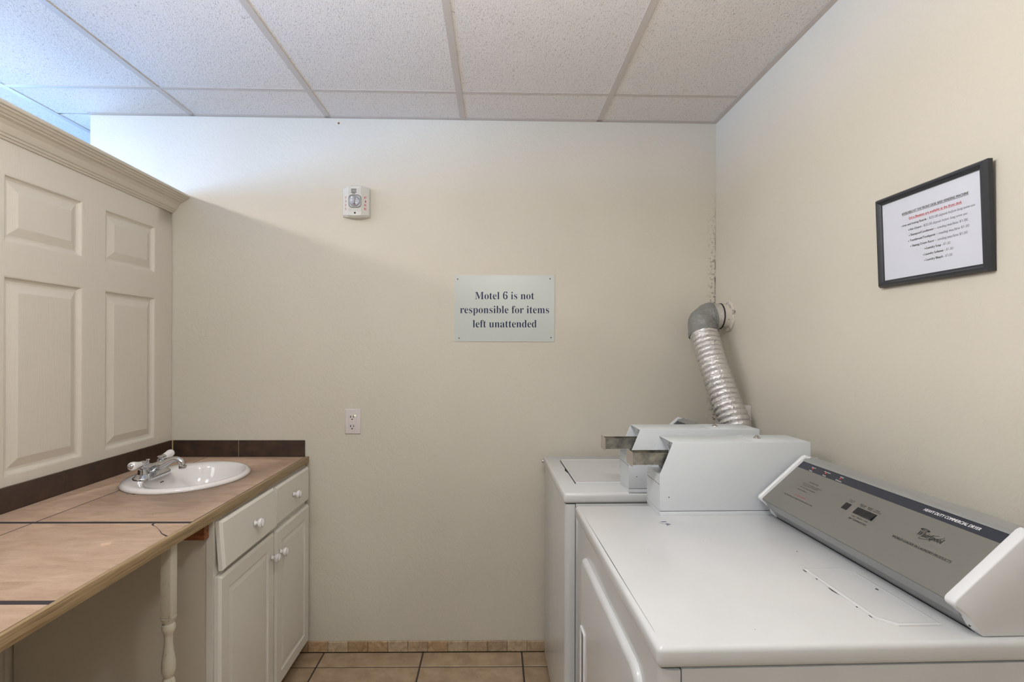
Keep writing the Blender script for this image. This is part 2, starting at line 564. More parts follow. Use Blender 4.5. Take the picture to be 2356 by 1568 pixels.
wf = G()
for a in ((2.8, 2.85, 0.95, 2.15), (4.35, 4.4, 0.95, 2.15), (2.85, 4.35, 0.95, 1.0), (2.85, 4.35, 2.10, 2.15)):
    wf.box(-4.28, -4.22, a[0], a[1], a[2], a[3])
fill_window = struct(wf.build('fill_window', M_trof, None))  # unseen window added to carry the second blue hall light
bx('pane', M_glass, fill_window, -4.252, -4.248, 2.85, 4.35, 1.0, 2.10)
G().lathe([(0.0045, 0), (0.0040, 0.002), (0.0015, 0.003)], (-0.7095, YB, 2.3775), (0, -1, 0), n=12).build('nail_head', M_cleat, wall_back)

# suspended ceiling, hung a touch out of level
cb = G().box(-4.3, 1.12, -3.3, 5.1, 0.06, 0.10)
ceiling = struct(cb.build('ceiling', M_ctile, None))
ceiling.location = (0, 0, CZ)
ceiling.rotation_euler = (0, 0.0058, 0)
GX = [-1.360 - 0.6085 * k for k in range(5, 0, -1)] + [-1.360, -0.756, -0.151, 0.466, 0.992]
GY = [2.0535 + 1.2192 * k for k in (-4, -3, -2, -1)] + [2.0535]
TROFF_CELLS = {(-1.360, 2), (-0.151, 2), (-1.360, 0), (-0.151, 0)}
def ctile(x0, x1, y0, y1):
    bx('tile', M_ctile, ceiling, x0 + 0.004, x1 - 0.004, y0 + 0.004, y1 - 0.004, 0.002, 0.018)
rows = [(-3.19, GY[0])] + list(zip(GY, GY[1:]))
for i in range(len(GX) - 1):
    for j, (a, b) in enumerate(rows):
        if (GX[i], j) in TROFF_CELLS: continue
        ctile(GX[i], GX[i + 1], a, b)
    if GX[i] < -1.9:
        xe = min(GX[i + 1], -1.8175 if GX[i + 1] > -1.5 else 9)
        if xe < GX[i + 1]: ctile(GX[i], GX[i + 1], 2.0535, 2.295); ctile(GX[i], xe, 2.299, 3.2727)
        else: ctile(GX[i], xe, 2.0535, 3.2727)
        ctile(GX[i], xe, 3.2727, 4.98)
    else:
        ctile(GX[i], GX[i + 1], 2.0535, 2.295)
TW = 0.012
for k, gx in enumerate(GX[:-1]):
    y1 = 4.99 if gx < -1.83 else YB - 0.004
    G().box(gx - TW, gx + TW, -3.19, y1, 0.0, 0.002).box(gx - 0.003, gx + 0.003, -3.19, y1, 0.002, 0.05).build('grid_bar', M_tbar, ceiling)
for gy in GY:
    G().box(GX[0], GX[-1] + 0.004, gy - 0.0095, gy + 0.0095, 0.0004, 0.002).build('grid_bar', M_tbar, ceiling)
G().box(XR - 0.022, XR, -3.19, YB - 0.023, -0.0008, 0.0012).box(XR - 0.002, XR, -3.19, YB, 0.0, 0.03).build('edge_bar', M_tbar, ceiling)
G().box(-1.817, XR - 0.001, YB - 0.021, YB - 0.0005, 0.0, 0.0012).box(-1.817, XR, YB - 0.0025, YB - 0.0005, 0.0, 0.03).build('edge_bar', M_tbar, ceiling)

# lights set into the grid
def troffer(gx0, gx1, gy0, label):
    x0, x1, y0, y1 = gx0 + 0.013, gx1 - 0.013, gy0 + 0.011, gy0 + 1.2192 - 0.011
    z = CZ - 0.0058 * (x0 + x1) / 2 + 0.002
    t = thing('ceiling_light', label, 'ceiling light', ((x0 + x1) / 2, (y0 + y1) / 2, z), group='recessed ceiling lights')
    f = G()
    f.box(x0, x1, y0, y0 + 0.025, z, z + 0.05).box(x0, x1, y1 - 0.025, y1, z, z + 0.05)
    f.box(x0, x0 + 0.025, y0 + 0.025, y1 - 0.025, z, z + 0.05).box(x1 - 0.025, x1, y0 + 0.025, y1 - 0.025, z, z + 0.05)
    f.build('light_frame', M_trof, t)
    bx('diffuser', M_diff if gy0 > -1 else M_diff_fill, t, x0 + 0.025, x1 - 0.025, y0 + 0.025, y1 - 0.025, z + 0.008, z + 0.014)
troffer(-1.360, -0.756, GY[1], 'recessed ceiling light above the wooden counter, before the sink end')
troffer(-0.151, 0.466, GY[1], 'recessed ceiling light over the floor in front of the dryer')
troffer(-1.360, -0.756, GY[0] - 1.2192, 'recessed fill light added out of view nearest the front wall, counter side')
troffer(-0.151, 0.466, GY[0] - 1.2192, 'recessed fill light added out of view nearest the front wall, dryer side')

t = thing('strip_light', 'slim surface strip light on the ceiling behind the door partition', 'ceiling light', (-2.28, 1.15, 2.40))
bx('housing', M_trof, t, -2.36, -2.20, 0.50, 1.80, 2.385, 2.404, 0.004)
bx('diffuser', M_hall, t, -2.335, -2.225, 0.51, 1.79, 2.352, 2.385, 0.008)

# pendant globes
M_globe = mat('glowing_globe', (251, 250, 247), 0.4, emit=GLOBE)
M_globe_fill = mat('glowing_globe_fill', (251, 250, 247), 0.4, emit=GLOBE_FILL)
for gx, gy, lab, gm in ((-0.76, 0.72, 'white glass globe lamp hanging over the counter', M_globe), (0.08, 0.72, 'white glass globe lamp hanging over the front of the dryer', M_globe),
                        (-0.80, -1.5, 'unseen globe lamp added as fill at the entrance end, partition side', M_globe_fill), (0.30, -1.5, 'unseen globe lamp added as fill at the entrance end, right wall side', M_globe_fill)):
    zc = CZ - 0.0058 * gx
    t = thing('globe_lamp', lab, 'pendant lamp', (gx, gy, zc), group='hanging globe lamps')
    G().lathe([(0.055, 0.0), (0.055, -0.012), (0.030, -0.024), (0.008, -0.030)], (gx, gy, zc), n=24).build('ceiling_rose', M_trof, t, fix=True)
    G().tube([(gx, gy, zc - 0.028), (gx, gy, 2.12)], 0.004, 10).build('stem', M_chrome, t)
    G().lathe([(0.026, 0.075), (0.030, 0.055), (0.030, 0.045)], (gx, gy, 2.05), n=20).build('cap', M_chrome, t, fix=True)
    G().lathe([(0.0605 * math.sin(PI * i / 14) + 0.0001, 0.0605 * -math.cos(PI * i / 14)) for i in range(15)], (gx, gy, 2.05), n=24).build('globe', gm, t, fix=True)

# partition made of moulded six-panel doors
def door_slab(y0):
    """door slab face from y0 to y0+0.905, returned as builder with openings, plus panel rectangles"""
    ys = [(y0 + 0.127, y0 + 0.415), (y0 + 0.517, y0 + 0.795)]
    zs = [(0.23, 0.80), (0.981, 1.578), (1.681, 1.880)]
    return ys, zs
pw = G()
PT, PB = 2.03, XL - 0.042
panels = []
for y0 in (1.392, 0.482, -0.428, -1.338, -2.248):
    y1 = y0 + 0.905
    ys, zs = door_slab(y0)
    yy = [y0] + [v for p in ys for v in p] + [y1]
    zz = [0.0] + [v for p in zs for v in p] + [PT]
    for i in range(len(yy) - 1):
        for j in range(len(zz) - 1):
            if i % 2 == 1 and j % 2 == 1:
                panels.append((yy[i], yy[i + 1], zz[j], zz[j + 1])); continue
            pw.face([(XL, yy[i], zz[j]), (XL, yy[i + 1], zz[j]), (XL, yy[i + 1], zz[j + 1]), (XL, yy[i], zz[j + 1])])
    pw.face([(XL, y0, 0), (XL, y0, PT), (XL - 0.01, y0, PT), (XL - 0.01, y0, 0)])
    pw.face([(XL, y1, PT), (XL, y1, 0), (XL - 0.01, y1, 0), (XL - 0.01, y1, PT)])
pw.box(PB, XL - 0.012, -3.15, YB - 0.001, 0, PT)
bmesh.ops.remove_doubles(pw.b, verts=pw.b.verts, dist=1e-5)
wall_left = struct(pw.build('wall_left', M_door, None))
for (a, b, c, d) in panels:
    if b < 0.9: continue
    G().panel(lambda y, z, dd: (XL - dd, y, z), a, b, c, d,
              [(0, 0), (0.004, 0.001), (0.0065, 0.006), (0.010, 0.0095), (0.0125, 0.0105), (0.014, 0.0125), (0.018, 0.013), (0.0455, 0.0025), (0.048, 0.0018)]).build('panel', M_door, wall_left, angle=14)
# crown moulding along the partition top
prof = [(-0.052, 2.028), (0.0, 1.968), (0.006, 1.968), (0.009, 1.974), (0.013, 1.975), (0.016, 1.981), (0.020, 1.983), (0.024, 1.989),
        (0.030, 2.002), (0.040, 2.012), (0.050, 2.016), (0.053, 2.020), (0.058, 2.021), (0.064, 2.027), (0.070, 2.029), (0.072, 2.033),
        (0.079, 2.035), (0.081, 2.041), (0.079, 2.046), (-0.052, 2.046)]
cg = G()
def crown_pt(p, y): return (XL + p[0], y, p[1] + 0.012 * (YB - y))
k = len(prof)
A = [cg.b.verts.new(crown_pt(p, -3.15)) for p in prof]; B = [cg.b.verts.new(crown_pt(p, YB - 0.001)) for p in prof]
cg.b.faces.new(A); cg.b.faces.new(B[::-1])
for i in range(k): cg.b.faces.new((A[i], B[i], B[(i + 1) % k], A[(i + 1) % k]))
trim_1 = struct(cg.build('trim_1', M_crown, None, fix=True, angle=20))

# tile skirting on the back wall
baseboard = struct(bx('baseboard_back', M_bgrout, None, -1.44, 0.98, YB - 0.006, YB, 0.0, 0.046))
x = -0.8372 - 6 * 0.0894
k = 0
while x < 0.97:
    dz = random.uniform(-0.0012, 0.0012)
    bx('tile', M_base[(k * 3 + k // 4) % 5], baseboard, x + 0.0009, x + 0.0886, YB - 0.0105 + random.uniform(-0.0008, 0.0008), YB - 0.001, 0.002, 0.0485 + dz, 0.0016, seg=1)
    x += 0.0894; k += 1

# brown tile upstand behind the counter
CT = 0.8775                     # counter surface
trim_2 = G()
trim_2.box(XL, XL + 0.006, 0.25, YB - 0.001, CT - 0.002, 0.9505).box(XL + 0.006, -0.856, YB - 0.006, YB, CT - 0.002, 0.9505)
trim_2 = struct(trim_2.build('trim_2', M_sgrout, None))
ye = [2.2905, 2.0175, 1.7225, 1.4275, 1.1325, 0.8375, 0.5425, 0.25]
for a, b in zip(ye, ye[1:]):
    bx('tile', M_splash, trim_2, XL + 0.0005, XL + 0.0085, b + 0.0012, a - 0.0012, CT - 0.001, 0.952, 0.001, seg=1)
for a, b in ((-1.4415, -1.1495), (-1.1495, -0.8535)):
    bx('tile', M_splash, trim_2, a + 0.0012, b - 0.0012, YB - 0.0085, YB - 0.0005, CT - 0.001, 0.951, 0.001, seg=1)

# ------------------------------------------------------------------ counter
XE = -0.8365                    # front edge of the counter
ctr = thing('countertop', 'tan tiled countertop with an oak front edge, running under the door partition', 'countertop', (-1.15, 1.3, 0.84))
SX, SY, SA, SB = -1.150, 1.925, 0.205, 0.225      # sink centre and half sizes
cutter = G().lathe([(1, 0.70), (1, 1.0)], (SX, SY, 0), n=64, sx=SA - 0.014, sy=SB - 0.014).build('cutter', M_dark)
Y0 = 0.27
slab = bx('substrate', M_oak, ctr, XL + 0.002, XE - 0.0118, Y0, YB - 0.002, CT - 0.030, CT - 0.0105)
grout = bx('grout', M_caulk, ctr, XL + 0.003, XE - 0.0119, Y0, YB - 0.003, CT - 0.0105, CT - 0.0005)
rowsY = [(1.4420, 2.2905), (0.9940, 1.4270), (0.545, 0.979), (Y0, 0.5335)]
colsX = [(XL + 0.0092, -1.2870), (-1.2838, XE - 0.0128)]
for r, (a, b) in enumerate(rowsY):
    for c0, c1 in colsX:
        o = bx('tile', M_ct, ctr, c0, c1 if not (r == 0 and c1 > -1) else XE - 0.0152, a, b, CT - 0.0100, CT, 0.0012, seg=1)
        if r == 0: cut(o, cutter)
cut(slab, cutter); cut(grout, cutter)
bpy.data.objects.remove(cutter)
st = G().box(XE - 0.0115, XE, Y0, YB - 0.0015, CT - 0.0285, CT + 0.0015, 0.0022, 2)
st.build('edge_strip', M_oak, ctr)
bx('support_cleat', M_cleat, ctr, XL + 0.003, -0.863, 1.523, 1.5455, 0.793, CT - 0.031, 0.0015, label='stained brown wood cleat under the counter against the cabinet side', seg=1)
ck = G()      # hairline crack that chips the tile corner
pts = [(-0.9475, 1.4275), (-0.9470, 1.418), (-0.939, 1.409), (-0.9273, 1.4013), (-0.903, 1.378), (-0.8767, 1.349), (-0.864, 1.339), (-0.8500, 1.3290)]
wd = [0.0034, 0.0030, 0.0016, 0.0006, 0.0007, 0.0014, 0.0022, 0.0030]
Lf, Rf = [], []
for i, p in enumerate(pts):
    a = Vector(pts[max(0, i - 1)]); b = Vector(pts[min(len(pts) - 1, i + 1)]); t = (b - a).normalized(); nn = Vector((-t.y, t.x))
    Lf.append((p[0] + nn.x * wd[i], p[1] + nn.y * wd[i], CT + 0.0002)); Rf.append((p[0] - nn.x * wd[i], p[1] - nn.y * wd[i], CT + 0.0002))
for i in range(len(pts) - 1): ck.face([Lf[i], Rf[i], Rf[i + 1], Lf[i + 1]])
ck.build('crack', M_caulk, ctr)
sp = G()
for (px, py, r) in ((-1.2016, 1.7069, 0.004), (-1.222, 1.705, 0.0018), (-1.0, 1.50, 0.0012), (-1.12, 1.56, 0.001)):
    sp.lathe([(r, 0), (r * 0.9, 0.0003)], (px, py, CT), n=9, sx=1.3, sy=0.7)
sp.each('chip_mark', M_caulk, ctr)

# turned leg under the counter edge
lx, ly = -0.8815, 1.3860
hs = 0.0148
lg = G().box(lx - hs, lx + hs, ly - hs, ly + hs, 0.640, CT - 0.0305, 0.0035, 2)
lg.lathe([(0.0145, 0.640), (0.0195, 0.640), (0.0175, 0.632), (0.0125, 0.625), (0.0120, 0.622), (0.0155, 0.620), (0.0172, 0.613), (0.0168, 0.605), (0.0135, 0.598), (0.0112, 0.593),
          (0.0103, 0.580), (0.0110, 0.562), (0.0136, 0.540), (0.0164, 0.520), (0.0174, 0.505), (0.0166, 0.492), (0.0134, 0.482), (0.0100, 0.4775),
          (0.0098, 0.475), (0.0130, 0.473), (0.0162, 0.466), (0.0165, 0.458), (0.0140, 0.450), (0.0105, 0.446), (0.0110, 0.38), (0.0150, 0.30), (0.0172, 0.24),
          (0.0160, 0.19), (0.0110, 0.165), (0.0105, 0.16), (0.0160, 0.155), (0.0165, 0.14), (0.0120, 0.13)], (lx, ly, 0), n=20)
lg.box(lx - hs, lx + hs, ly - hs, ly + hs, 0.0, 0.132, 0.003, 1)
lg.build('leg', M_leg, ctr, label='worn white turned wooden leg under the counter edge')

# ------------------------------------------------------------------ vanity cabinet
DX = -0.831                     # door faces
cab = thing('vanity_cabinet', 'white vanity cabinet with two drawers and two doors below the sink', 'cabinet', (-1.15, 1.92, 0.0))
body = G()
body.box(XL + 0.004, -0.872, 1.5495, 1.562, 0.0, CT - 0.032)             # near side panel
body.box(XL + 0.004, -0.872, 2.276, 2.288, 0.0, CT - 0.032)
body.box(XL + 0.004, -0.872, 1.562, 2.276, 0.075, 0.09).box(XL + 0.004, XL + 0.010, 1.562, 2.276, 0.09, 0.845)
body.each('body_panel', M_cabside, cab)
ff = G()
ff.box(-0.8715, -0.851, 1.547, 1.590, 0.055, CT - 0.032).box(-0.8715, -0.851, 2.262, 2.290, 0.055, CT - 0.032)
ff.box(-0.8715, -0.851, 1.590, 2.262, 0.055, 0.085).box(-0.8715, -0.851, 1.590, 2.262, 0.660, 0.695).box(-0.8715, -0.851, 1.590, 2.262, 0.82, CT - 0.032)
ff.box(-0.8715, -0.851, 1.915, 1.958, 0.085, 0.66).box(-0.8715, -0.851, 1.915, 1.958, 0.695, 0.82)
ff.build('face_frame', M_cab, cab)
bx('toe_kick', M_cabside, cab, -0.935, -0.92, 1.562, 2.276, 0.0, 0.075)

kn = G().lathe([(0.0105, 0.0), (0.0105, 0.0018), (0.0072, 0.004), (0.0066, 0.0105), (0.0088, 0.0135), (0.0135, 0.0160), (0.0160, 0.0205), (0.0162, 0.0245),
                (0.0148, 0.0285), (0.0140, 0.0295), (0.0128, 0.0305), (0.0070, 0.0328), (0.0, 0.0335)], (0, 0, 0), (1, 0, 0), n=22,
               mi=[1, 0, 0, 0, 0, 0, 0, 0, 1, 0, 0, 0], cap=False)
me_knob = bpy.data.meshes.new('knob'); kn.b.to_mesh(me_knob); kn.b.free(); finish(me_knob, [M_knob, M_ring])

def front(name, y0, y1, z0, z1, knob, groove):
    g = G()
    P = lambda a, b, d: (DX - d, a, b)
    steps = [(0, 0.019), (0, 0.007), (0.008, 0.0)]
    if groove:
        steps += [(0.050, 0.0), (0.053, 0.0045), (0.058, 0.006), (0.066, 0.0045), (0.074, 0.0015), (0.080, 0.0008)]
    g.panel(P, y0, y1, z0, z1, steps)
    g.face([P(y0, z0, 0.019), P(y0, z1, 0.019), P(y1, z1, 0.019), P(y1, z0, 0.019)])
    o = g.build(name, M_cab, cab, fix=True, angle=12)
    place('knob', me_knob, o, (DX - 0.0005, knob[0], knob[1]))
    return o
d1 = front('drawer', 1.554, 1.930, 0.688, 0.838, (1.757, 0.762), False)
front('drawer', 1.941, 2.284, 0.688, 0.836, (2.108, 0.763), False)
front('door', 1.551, 1.929, 0.058, 0.670, (1.905, 0.584), True)
front('door', 1.943, 2.287, 0.058, 0.668, (1.978, 0.578), True)
# the near drawer front droops: swing it about its top edge
tilt = math.radians(-4.5)
piv = FRAME[cab.name] @ Vector((DX - 0.019, 1.7, 0.838))
R = Matrix.Translation(piv) @ Matrix.Rotation(tilt, 4, 'Y') @ Matrix.Translation(-piv)
d1.matrix_local = R

# ------------------------------------------------------------------ sink
ZR = CT
sk = thing('sink_basin', 'white oval drop-in sink basin set into the tan counter', 'sink', (SX, SY, ZR))
sg = G()
def ell(cx, cy, a, b, z, nn=64): return [(cx + a * math.cos(2 * PI * i / nn), cy + b * math.sin(2 * PI * i / nn), z) for i in range(nn)]
bx0, by0 = SX + 0.028, SY
L = [ell(SX, SY, SA - 0.012, SB - 0.012, ZR - 0.012), ell(SX, SY, SA - 0.002, SB - 0.002, ZR + 0.0004), ell(SX, SY, SA, SB, ZR + 0.004), ell(SX, SY, SA - 0.003, SB - 0.003, ZR + 0.010), ell(SX, SY, SA - 0.009, SB - 0.009, ZR + 0.0145),
     ell(SX + .002, SY, SA - 0.018, SB - 0.016, ZR + 0.0155), ell(SX + .014, SY, SA - 0.034, SB - 0.026, ZR + 0.0135), ell(bx0, by0, 0.158, 0.191, ZR + 0.0110), ell(bx0, by0, 0.154, 0.187, ZR + 0.0075),
     ell(bx0, by0, 0.150, 0.182, ZR - 0.003), ell(bx0, by0, 0.143, 0.172, ZR - 0.035), ell(bx0, by0, 0.128, 0.152, ZR - 0.075), ell(bx0, by0, 0.098, 0.116, ZR - 0.112),
     ell(bx0, by0, 0.055, 0.065, ZR - 0.132), ell(bx0, by0, 0.024, 0.024, ZR - 0.138)]
sg.rings(L)
sg.build('basin', M_sink, sk, angle=60, fix=True)
G().lathe([(0.026, -0.1375), (0.026, -0.135), (0.019, -0.134), (0.017, -0.137)], (bx0, by0, ZR), n=24).build('drain', M_chrome, sk)
mk = G()
mk.face([(-1.2360, 1.893, ZR - 0.0115), (-1.2360, 1.913, ZR - 0.0115), (-1.2372, 1.914, ZR - 0.0080), (-1.2372, 1.894, ZR - 0.0080)])
mk.build('maker_mark', M_ink, sk)

# ------------------------------------------------------------------ faucet
FX, FY, FZ = -1.274, 1.905, ZR + 0.0135
fa = thing('faucet', 'chrome two-handle faucet with white porcelain levers on the sink rim', 'faucet', (FX, FY, FZ))
def stadium(hx, hl, z, nn=12):
    """long axis y"""
    pts = []
    for i in range(nn + 1):
        a = PI * i / nn; pts.append((FX + hx * math.cos(a), FY + hl + hx * math.sin(a), z))
    for i in range(nn + 1):
        a = PI + PI * i / nn; pts.append((FX + hx * math.cos(a), FY - hl + hx * math.sin(a), z))
    return pts
g = G()
g.rings([stadium(0.030, 0.053, FZ - 0.006), stadium(0.030, 0.053, FZ + 0.004), stadium(0.0285, 0.053, FZ + 0.007), stadium(0.024, 0.052, FZ + 0.010),
         stadium(0.0215, 0.051, FZ + 0.0155), stadium(0.0195, 0.050, FZ + 0.0175)])
g.build('base_plate', M_chrome, fa, fix=True, angle=40)
def spl(cps, nn):
    out = []
    P = [Vector(c) for c in cps]; P = [P[0] * 2 - P[1]] + P + [P[-1] * 2 - P[-2]]
    for i in range(1, len(P) - 2):
        for j in range(nn):
            t = j / nn
            out.append(0.5 * ((2 * P[i]) + (P[i + 1] - P[i - 1]) * t + (2 * P[i - 1] - 5 * P[i] + 4 * P[i + 1] - P[i + 2]) * t * t + (3 * P[i] - P[i - 1] - 3 * P[i + 1] + P[i + 2]) * t ** 3))
    out.append(P[-2]); return out
path = spl([(FX - 0.012, FY, FZ + 0.020), (FX + 0.010, FY, FZ + 0.030), (FX + 0.040, FY, FZ + 0.041), (FX + 0.066, FY, FZ + 0.055), (FX + 0.088, FY, FZ + 0.061), (FX + 0.106, FY, FZ + 0.053), (FX + 0.1115, FY, FZ + 0.038)], 6)
rad = [0.021 - 0.011 * min(1, i / (len(path) * 0.55)) for i in range(len(path))]
g = G().tube(path, rad, 18)
g.lathe([(0.021, 0.012), (0.020, 0.03), (0.013, 0.041), (0.006, 0.045)], (FX - 0.004, FY, FZ), n=20)
g.build('spout', M_chrome, fa, angle=60)
G().lathe([(0.0118, 0), (0.0125, -0.002), (0.0125, -0.0115), (0.0105, -0.013)], (FX + 0.1120, FY, FZ + 0.0385), n=20).build('aerator', M_chrome, fa, fix=True)
G().lathe([(0.0030, 0.03), (0.0030, 0.046), (0.0060, 0.048), (0.0032, 0.0515), (0.0040, 0.055), (0.0068, 0.0575), (0.0062, 0.0605)], (FX - 0.016, FY, FZ), n=14).build('lift_knob', M_chrome, fa)
for sgn in (-1, 1):
    hy = FY + sgn * 0.047
    h = G().lathe([(0.0190, 0.010), (0.0175, 0.014), (0.0170, 0.032), (0.0165, 0.034), (0.0105, 0.037), (0.0125, 0.040), (0.0130, 0.044), (0.0095, 0.047), (0.0110, 0.050), (0.0128, 0.055), (0.0118, 0.0605), (0.006, 0.064)], (FX, hy, FZ), n=20).build('handle', M_chrome, fa, fix=True)
    dv = (0.03 if sgn < 0 else 0, sgn, 0.06 if sgn < 0 else 0.10)
    G().lathe([(0.0085, 0.008), (0.0100, 0.014), (0.0098, 0.020)], (FX, hy, FZ + 0.055), dv, n=18).build('collar', M_chrome, h)
    G().lathe([(0.0092, 0.019), (0.0104, 0.026), (0.0118, 0.036), (0.0146, 0.050), (0.0152, 0.057), (0.0138, 0.064), (0.0098, 0.067)], (FX, hy, FZ + 0.055), dv, n=20).build('lever', M_knob, h, label='white porcelain lever')
    G().lathe([(0.0100, 0.066), (0.0092, 0.0695), (0.0045, 0.0715), (0.0042, 0.076), (0.002, 0.077)], (FX, hy, FZ + 0.055), dv, n=16).build('lever_cap', M_chrome, h)

# wood splinter lying on the counter
t = thing('splinter', 'small pale splinter of wood lying on the tan counter', 'splinter', (-0.963, 1.276, CT))
g = G()
g.prism([(-0.9725, 1.2660), (-0.9600, 1.2735), (-0.9555, 1.2790), (-0.9570, 1.2815), (-0.9630, 1.2745), (-0.9730, 1.2680)], 'z', CT, CT + 0.0042)
g.build('sliver', M_splint, t)

# ------------------------------------------------------------------ coin-operated machines
HM = 0.890
def machine(name, label, cat, loc, rz, Wd, du, cz0, cz1, cv0, cv1, is_dryer):
    """u: depth from the front, v: along the wall away from the camera, w: height above the top"""
    T = thing(name, label, cat, loc, rz, local=True)
    D0 = 0.70 if is_dryer else 0.66
    # cabinet
    vert = lambda e: abs(e.verts[0].co.z - e.verts[1].co.z) > 0.3
    G().box(0.041, D0, 0.004, Wd - 0.004, 0.02, HM - 0.037).build('cabinet', M_appl, T)
    fp = G().box(0.006, 0.0385, 0.003, Wd - 0.003, 0.03 if not is_dryer else 0.02, HM - 0.0385, 0.020, 4, only=lambda e: vert(e) and max(v.co.x for v in e.verts) < 0.02)
    front_o = fp.build('front_panel', M_appl, T, angle=40)
    bx('seam', M_seam, T, 0.010, D0 - 0.01, 0.010, Wd - 0.010, HM - 0.0385, HM - 0.034)
    bx('kick_plate', M_dark, T, 0.05, D0 - 0.02, 0.02, Wd - 0.02, 0.0, 0.02)
    top = G().box(0.0, D0, 0.0, Wd, HM - 0.0355, HM, 0.0095, 3)
    top_o = top.build('top_panel', M_appl, T, angle=50)
    if is_dryer:
        # raised door with rounded corners and its pull
        def rr(a0, a1, z0, z1, r, d, nn=6):
            pts = []
            for cx, cz, s0 in ((a1 - r, z1 - r, 0), (a0 + r, z1 - r, PI / 2), (a0 + r, z0 + r, PI), (a1 - r, z0 + r, 1.5 * PI)):
                for i in range(nn + 1):
                    an = s0 + PI / 2 * i / nn; pts.append((0.006 - d, cx + r * math.cos(an), cz + r * math.sin(an)))
            return pts
        dg = G()
        dg.rings([rr(0.085, 0.625, 0.22, HM - 0.098, 0.045, -0.002), rr(0.087, 0.623, 0.222, HM - 0.100, 0.044, 0.006), rr(0.091, 0.619, 0.226, HM - 0.104, 0.042, 0.011),
                  rr(0.100, 0.610, 0.235, HM - 0.113, 0.038, 0.0125)])
        door = dg.build('door', M_appl, T, fix=True, angle=50)
        hg = G()
        hg.rings([rr(0.545, 0.597, HM - 0.475, HM - 0.285, 0.006, 0.0122), rr(0.546, 0.596, HM - 0.474, HM - 0.286, 0.006, 0.0165), rr(0.551, 0.591, HM - 0.469, HM - 0.291, 0.005, 0.0165), rr(0.553, 0.589, HM - 0.467, HM - 0.293, 0.004, 0.0128)], close_last=False)
        hh = hg.build('handle', M_plast, door, fix=True)
        hr = G(); hr.face(rr(0.553, 0.589, HM - 0.467, HM - 0.293, 0.004, 0.0130)); hr.build('handle_recess', M_grey, door)
        # lint screen lid in the top
        def lr(a0, a1, b0, b1, z, c):
            return [(a0 + c, b0, z), (a1, b0, z), (a1, b1 - c, z), (a1 - c, b1, z), (a0, b1, z), (a0, b0 + c, z)]
        lg2 = G().rings([lr(0.414, 0.5165, 0.049, 0.276, HM + 0.0002, 0.024), lr(0.4145, 0.516, 0.0495, 0.2755, HM + 0.0022, 0.024), lr(0.418, 0.5125, 0.053, 0.272, HM + 0.0034, 0.0225), lr(0.422, 0.5085, 0.057, 0.268, HM + 0.0030, 0.021)])
        lid = lg2.build('lint_screen_lid', M_appl, T, fix=True, angle=3)
        sc = G()
        sc.face([(0.4138, 0.160, HM + 0.0005), (0.4138, 0.194, HM + 0.0005), (0.4118, 0.190, HM + 0.0005), (0.4104, 0.180, HM + 0.0005), (0.4120, 0.168, HM + 0.0005)])
        for v0, v1, u0 in ((0.052, 0.060, 0.512), (0.262, 0.274, 0.4125), (0.226, 0.231, 0.4122), (0.113, 0.117, 0.4122), (0.078, 0.086, 0.4128)):
            sc.face([(u0, v0, HM + 0.0006), (u0 + 0.0022, v0, HM + 0.0012), (u0 + 0.0014, v1, HM + 0.0012), (u0, v1, HM + 0.0006)])
        sc.each('notch_mark', M_seam, lid)  # flat dark shapes drawn for the finger notch and along the lid edge
        # pen scribble and scuffs on the enamel
        pn = G()
        def stroke(a, b, w):
            a, b = Vector(a), Vector(b); t = (b - a).normalized(); q = Vector((-t.y, t.x, 0)) * w
            m1 = a.lerp(b, 0.3); m2 = a.lerp(b, 0.7)
            pn.face([a, m1 + q, m2 + q, b, m2 - q, m1 - q])
        z = HM + 0.0003
        for a, b, w in (((0.201, 0.5815), (0.2165, 0.5650), 0.0007), ((0.2095, 0.5850), (0.2300, 0.5820), 0.0022), ((0.2165, 0.5685), (0.2315, 0.5610), 0.0028), ((0.2165, 0.5565), (0.2235, 0.5560), 0.0018)):
            stroke(a + (z,), b + (z,), w)
        gl = G()
        gp_ = [(0.0092, 0.628, 0.0003), (0.0094, 0.55, 0.0006), (0.0096, 0.44, 0.0012), (0.0098, 0.33, 0.0014), (0.0100, 0.22, 0.0010), (0.0104, 0.14, 0.0006), (0.0110, 0.045, 0.0004)]
        for a, b in zip(gp_, gp_[1:]):
            gl.face([(a[0] - a[2] / 2, a[1], HM + 0.0002), (b[0] - b[2] / 2, b[1], HM + 0.0002), (b[0] + b[2] / 2, b[1], HM + 0.0002), (a[0] + a[2] / 2, a[1], HM + 0.0002)])
        gl.build('grime_line', M_seam, top_o)
        pn.each('pen_stroke', M_pen, top_o)
        sf = G()
        rnd = random.Random(3)
        for _ in range(14):
            u, v = rnd.uniform(0.04, 0.52), rnd.uniform(0.03, 0.60); r = rnd.uniform(0.0004, 0.0008)
            sf.lathe([(r, 0), (r * 0.8, 0.0002)], (u, v, HM + 0.0001), n=7)
        sf.lathe([(0.0022, 0), (0.002, 0.0004)], (0.500, 0.176, HM + 0.0032), n=8, sx=1.0, sy=1.9)
        sf.lathe([(0.0018, 0), (0.0016, 0.0003)], (0.462, 0.372, HM), n=8)
        sf.each('scuff_mark', M_seam, top_o)
    else:
        def lr(a0, a1, b0, b1, z): return [(a0, b0, z), (a1, b0, z), (a1, b1, z), (a0, b1, z)]
        ld = G().rings([lr(0.060, 0.46, 0.108, 0.478, HM - 0.001), lr(0.060, 0.46, 0.108, 0.478, HM + 0.0052), lr(0.063, 0.457, 0.112, 0.474, HM + 0.0075), lr(0.075, 0.445, 0.124, 0.462, HM + 0.0060)])
        lid = ld.build('lid', M_appl, T, fix=True, angle=3)
        gp = G()
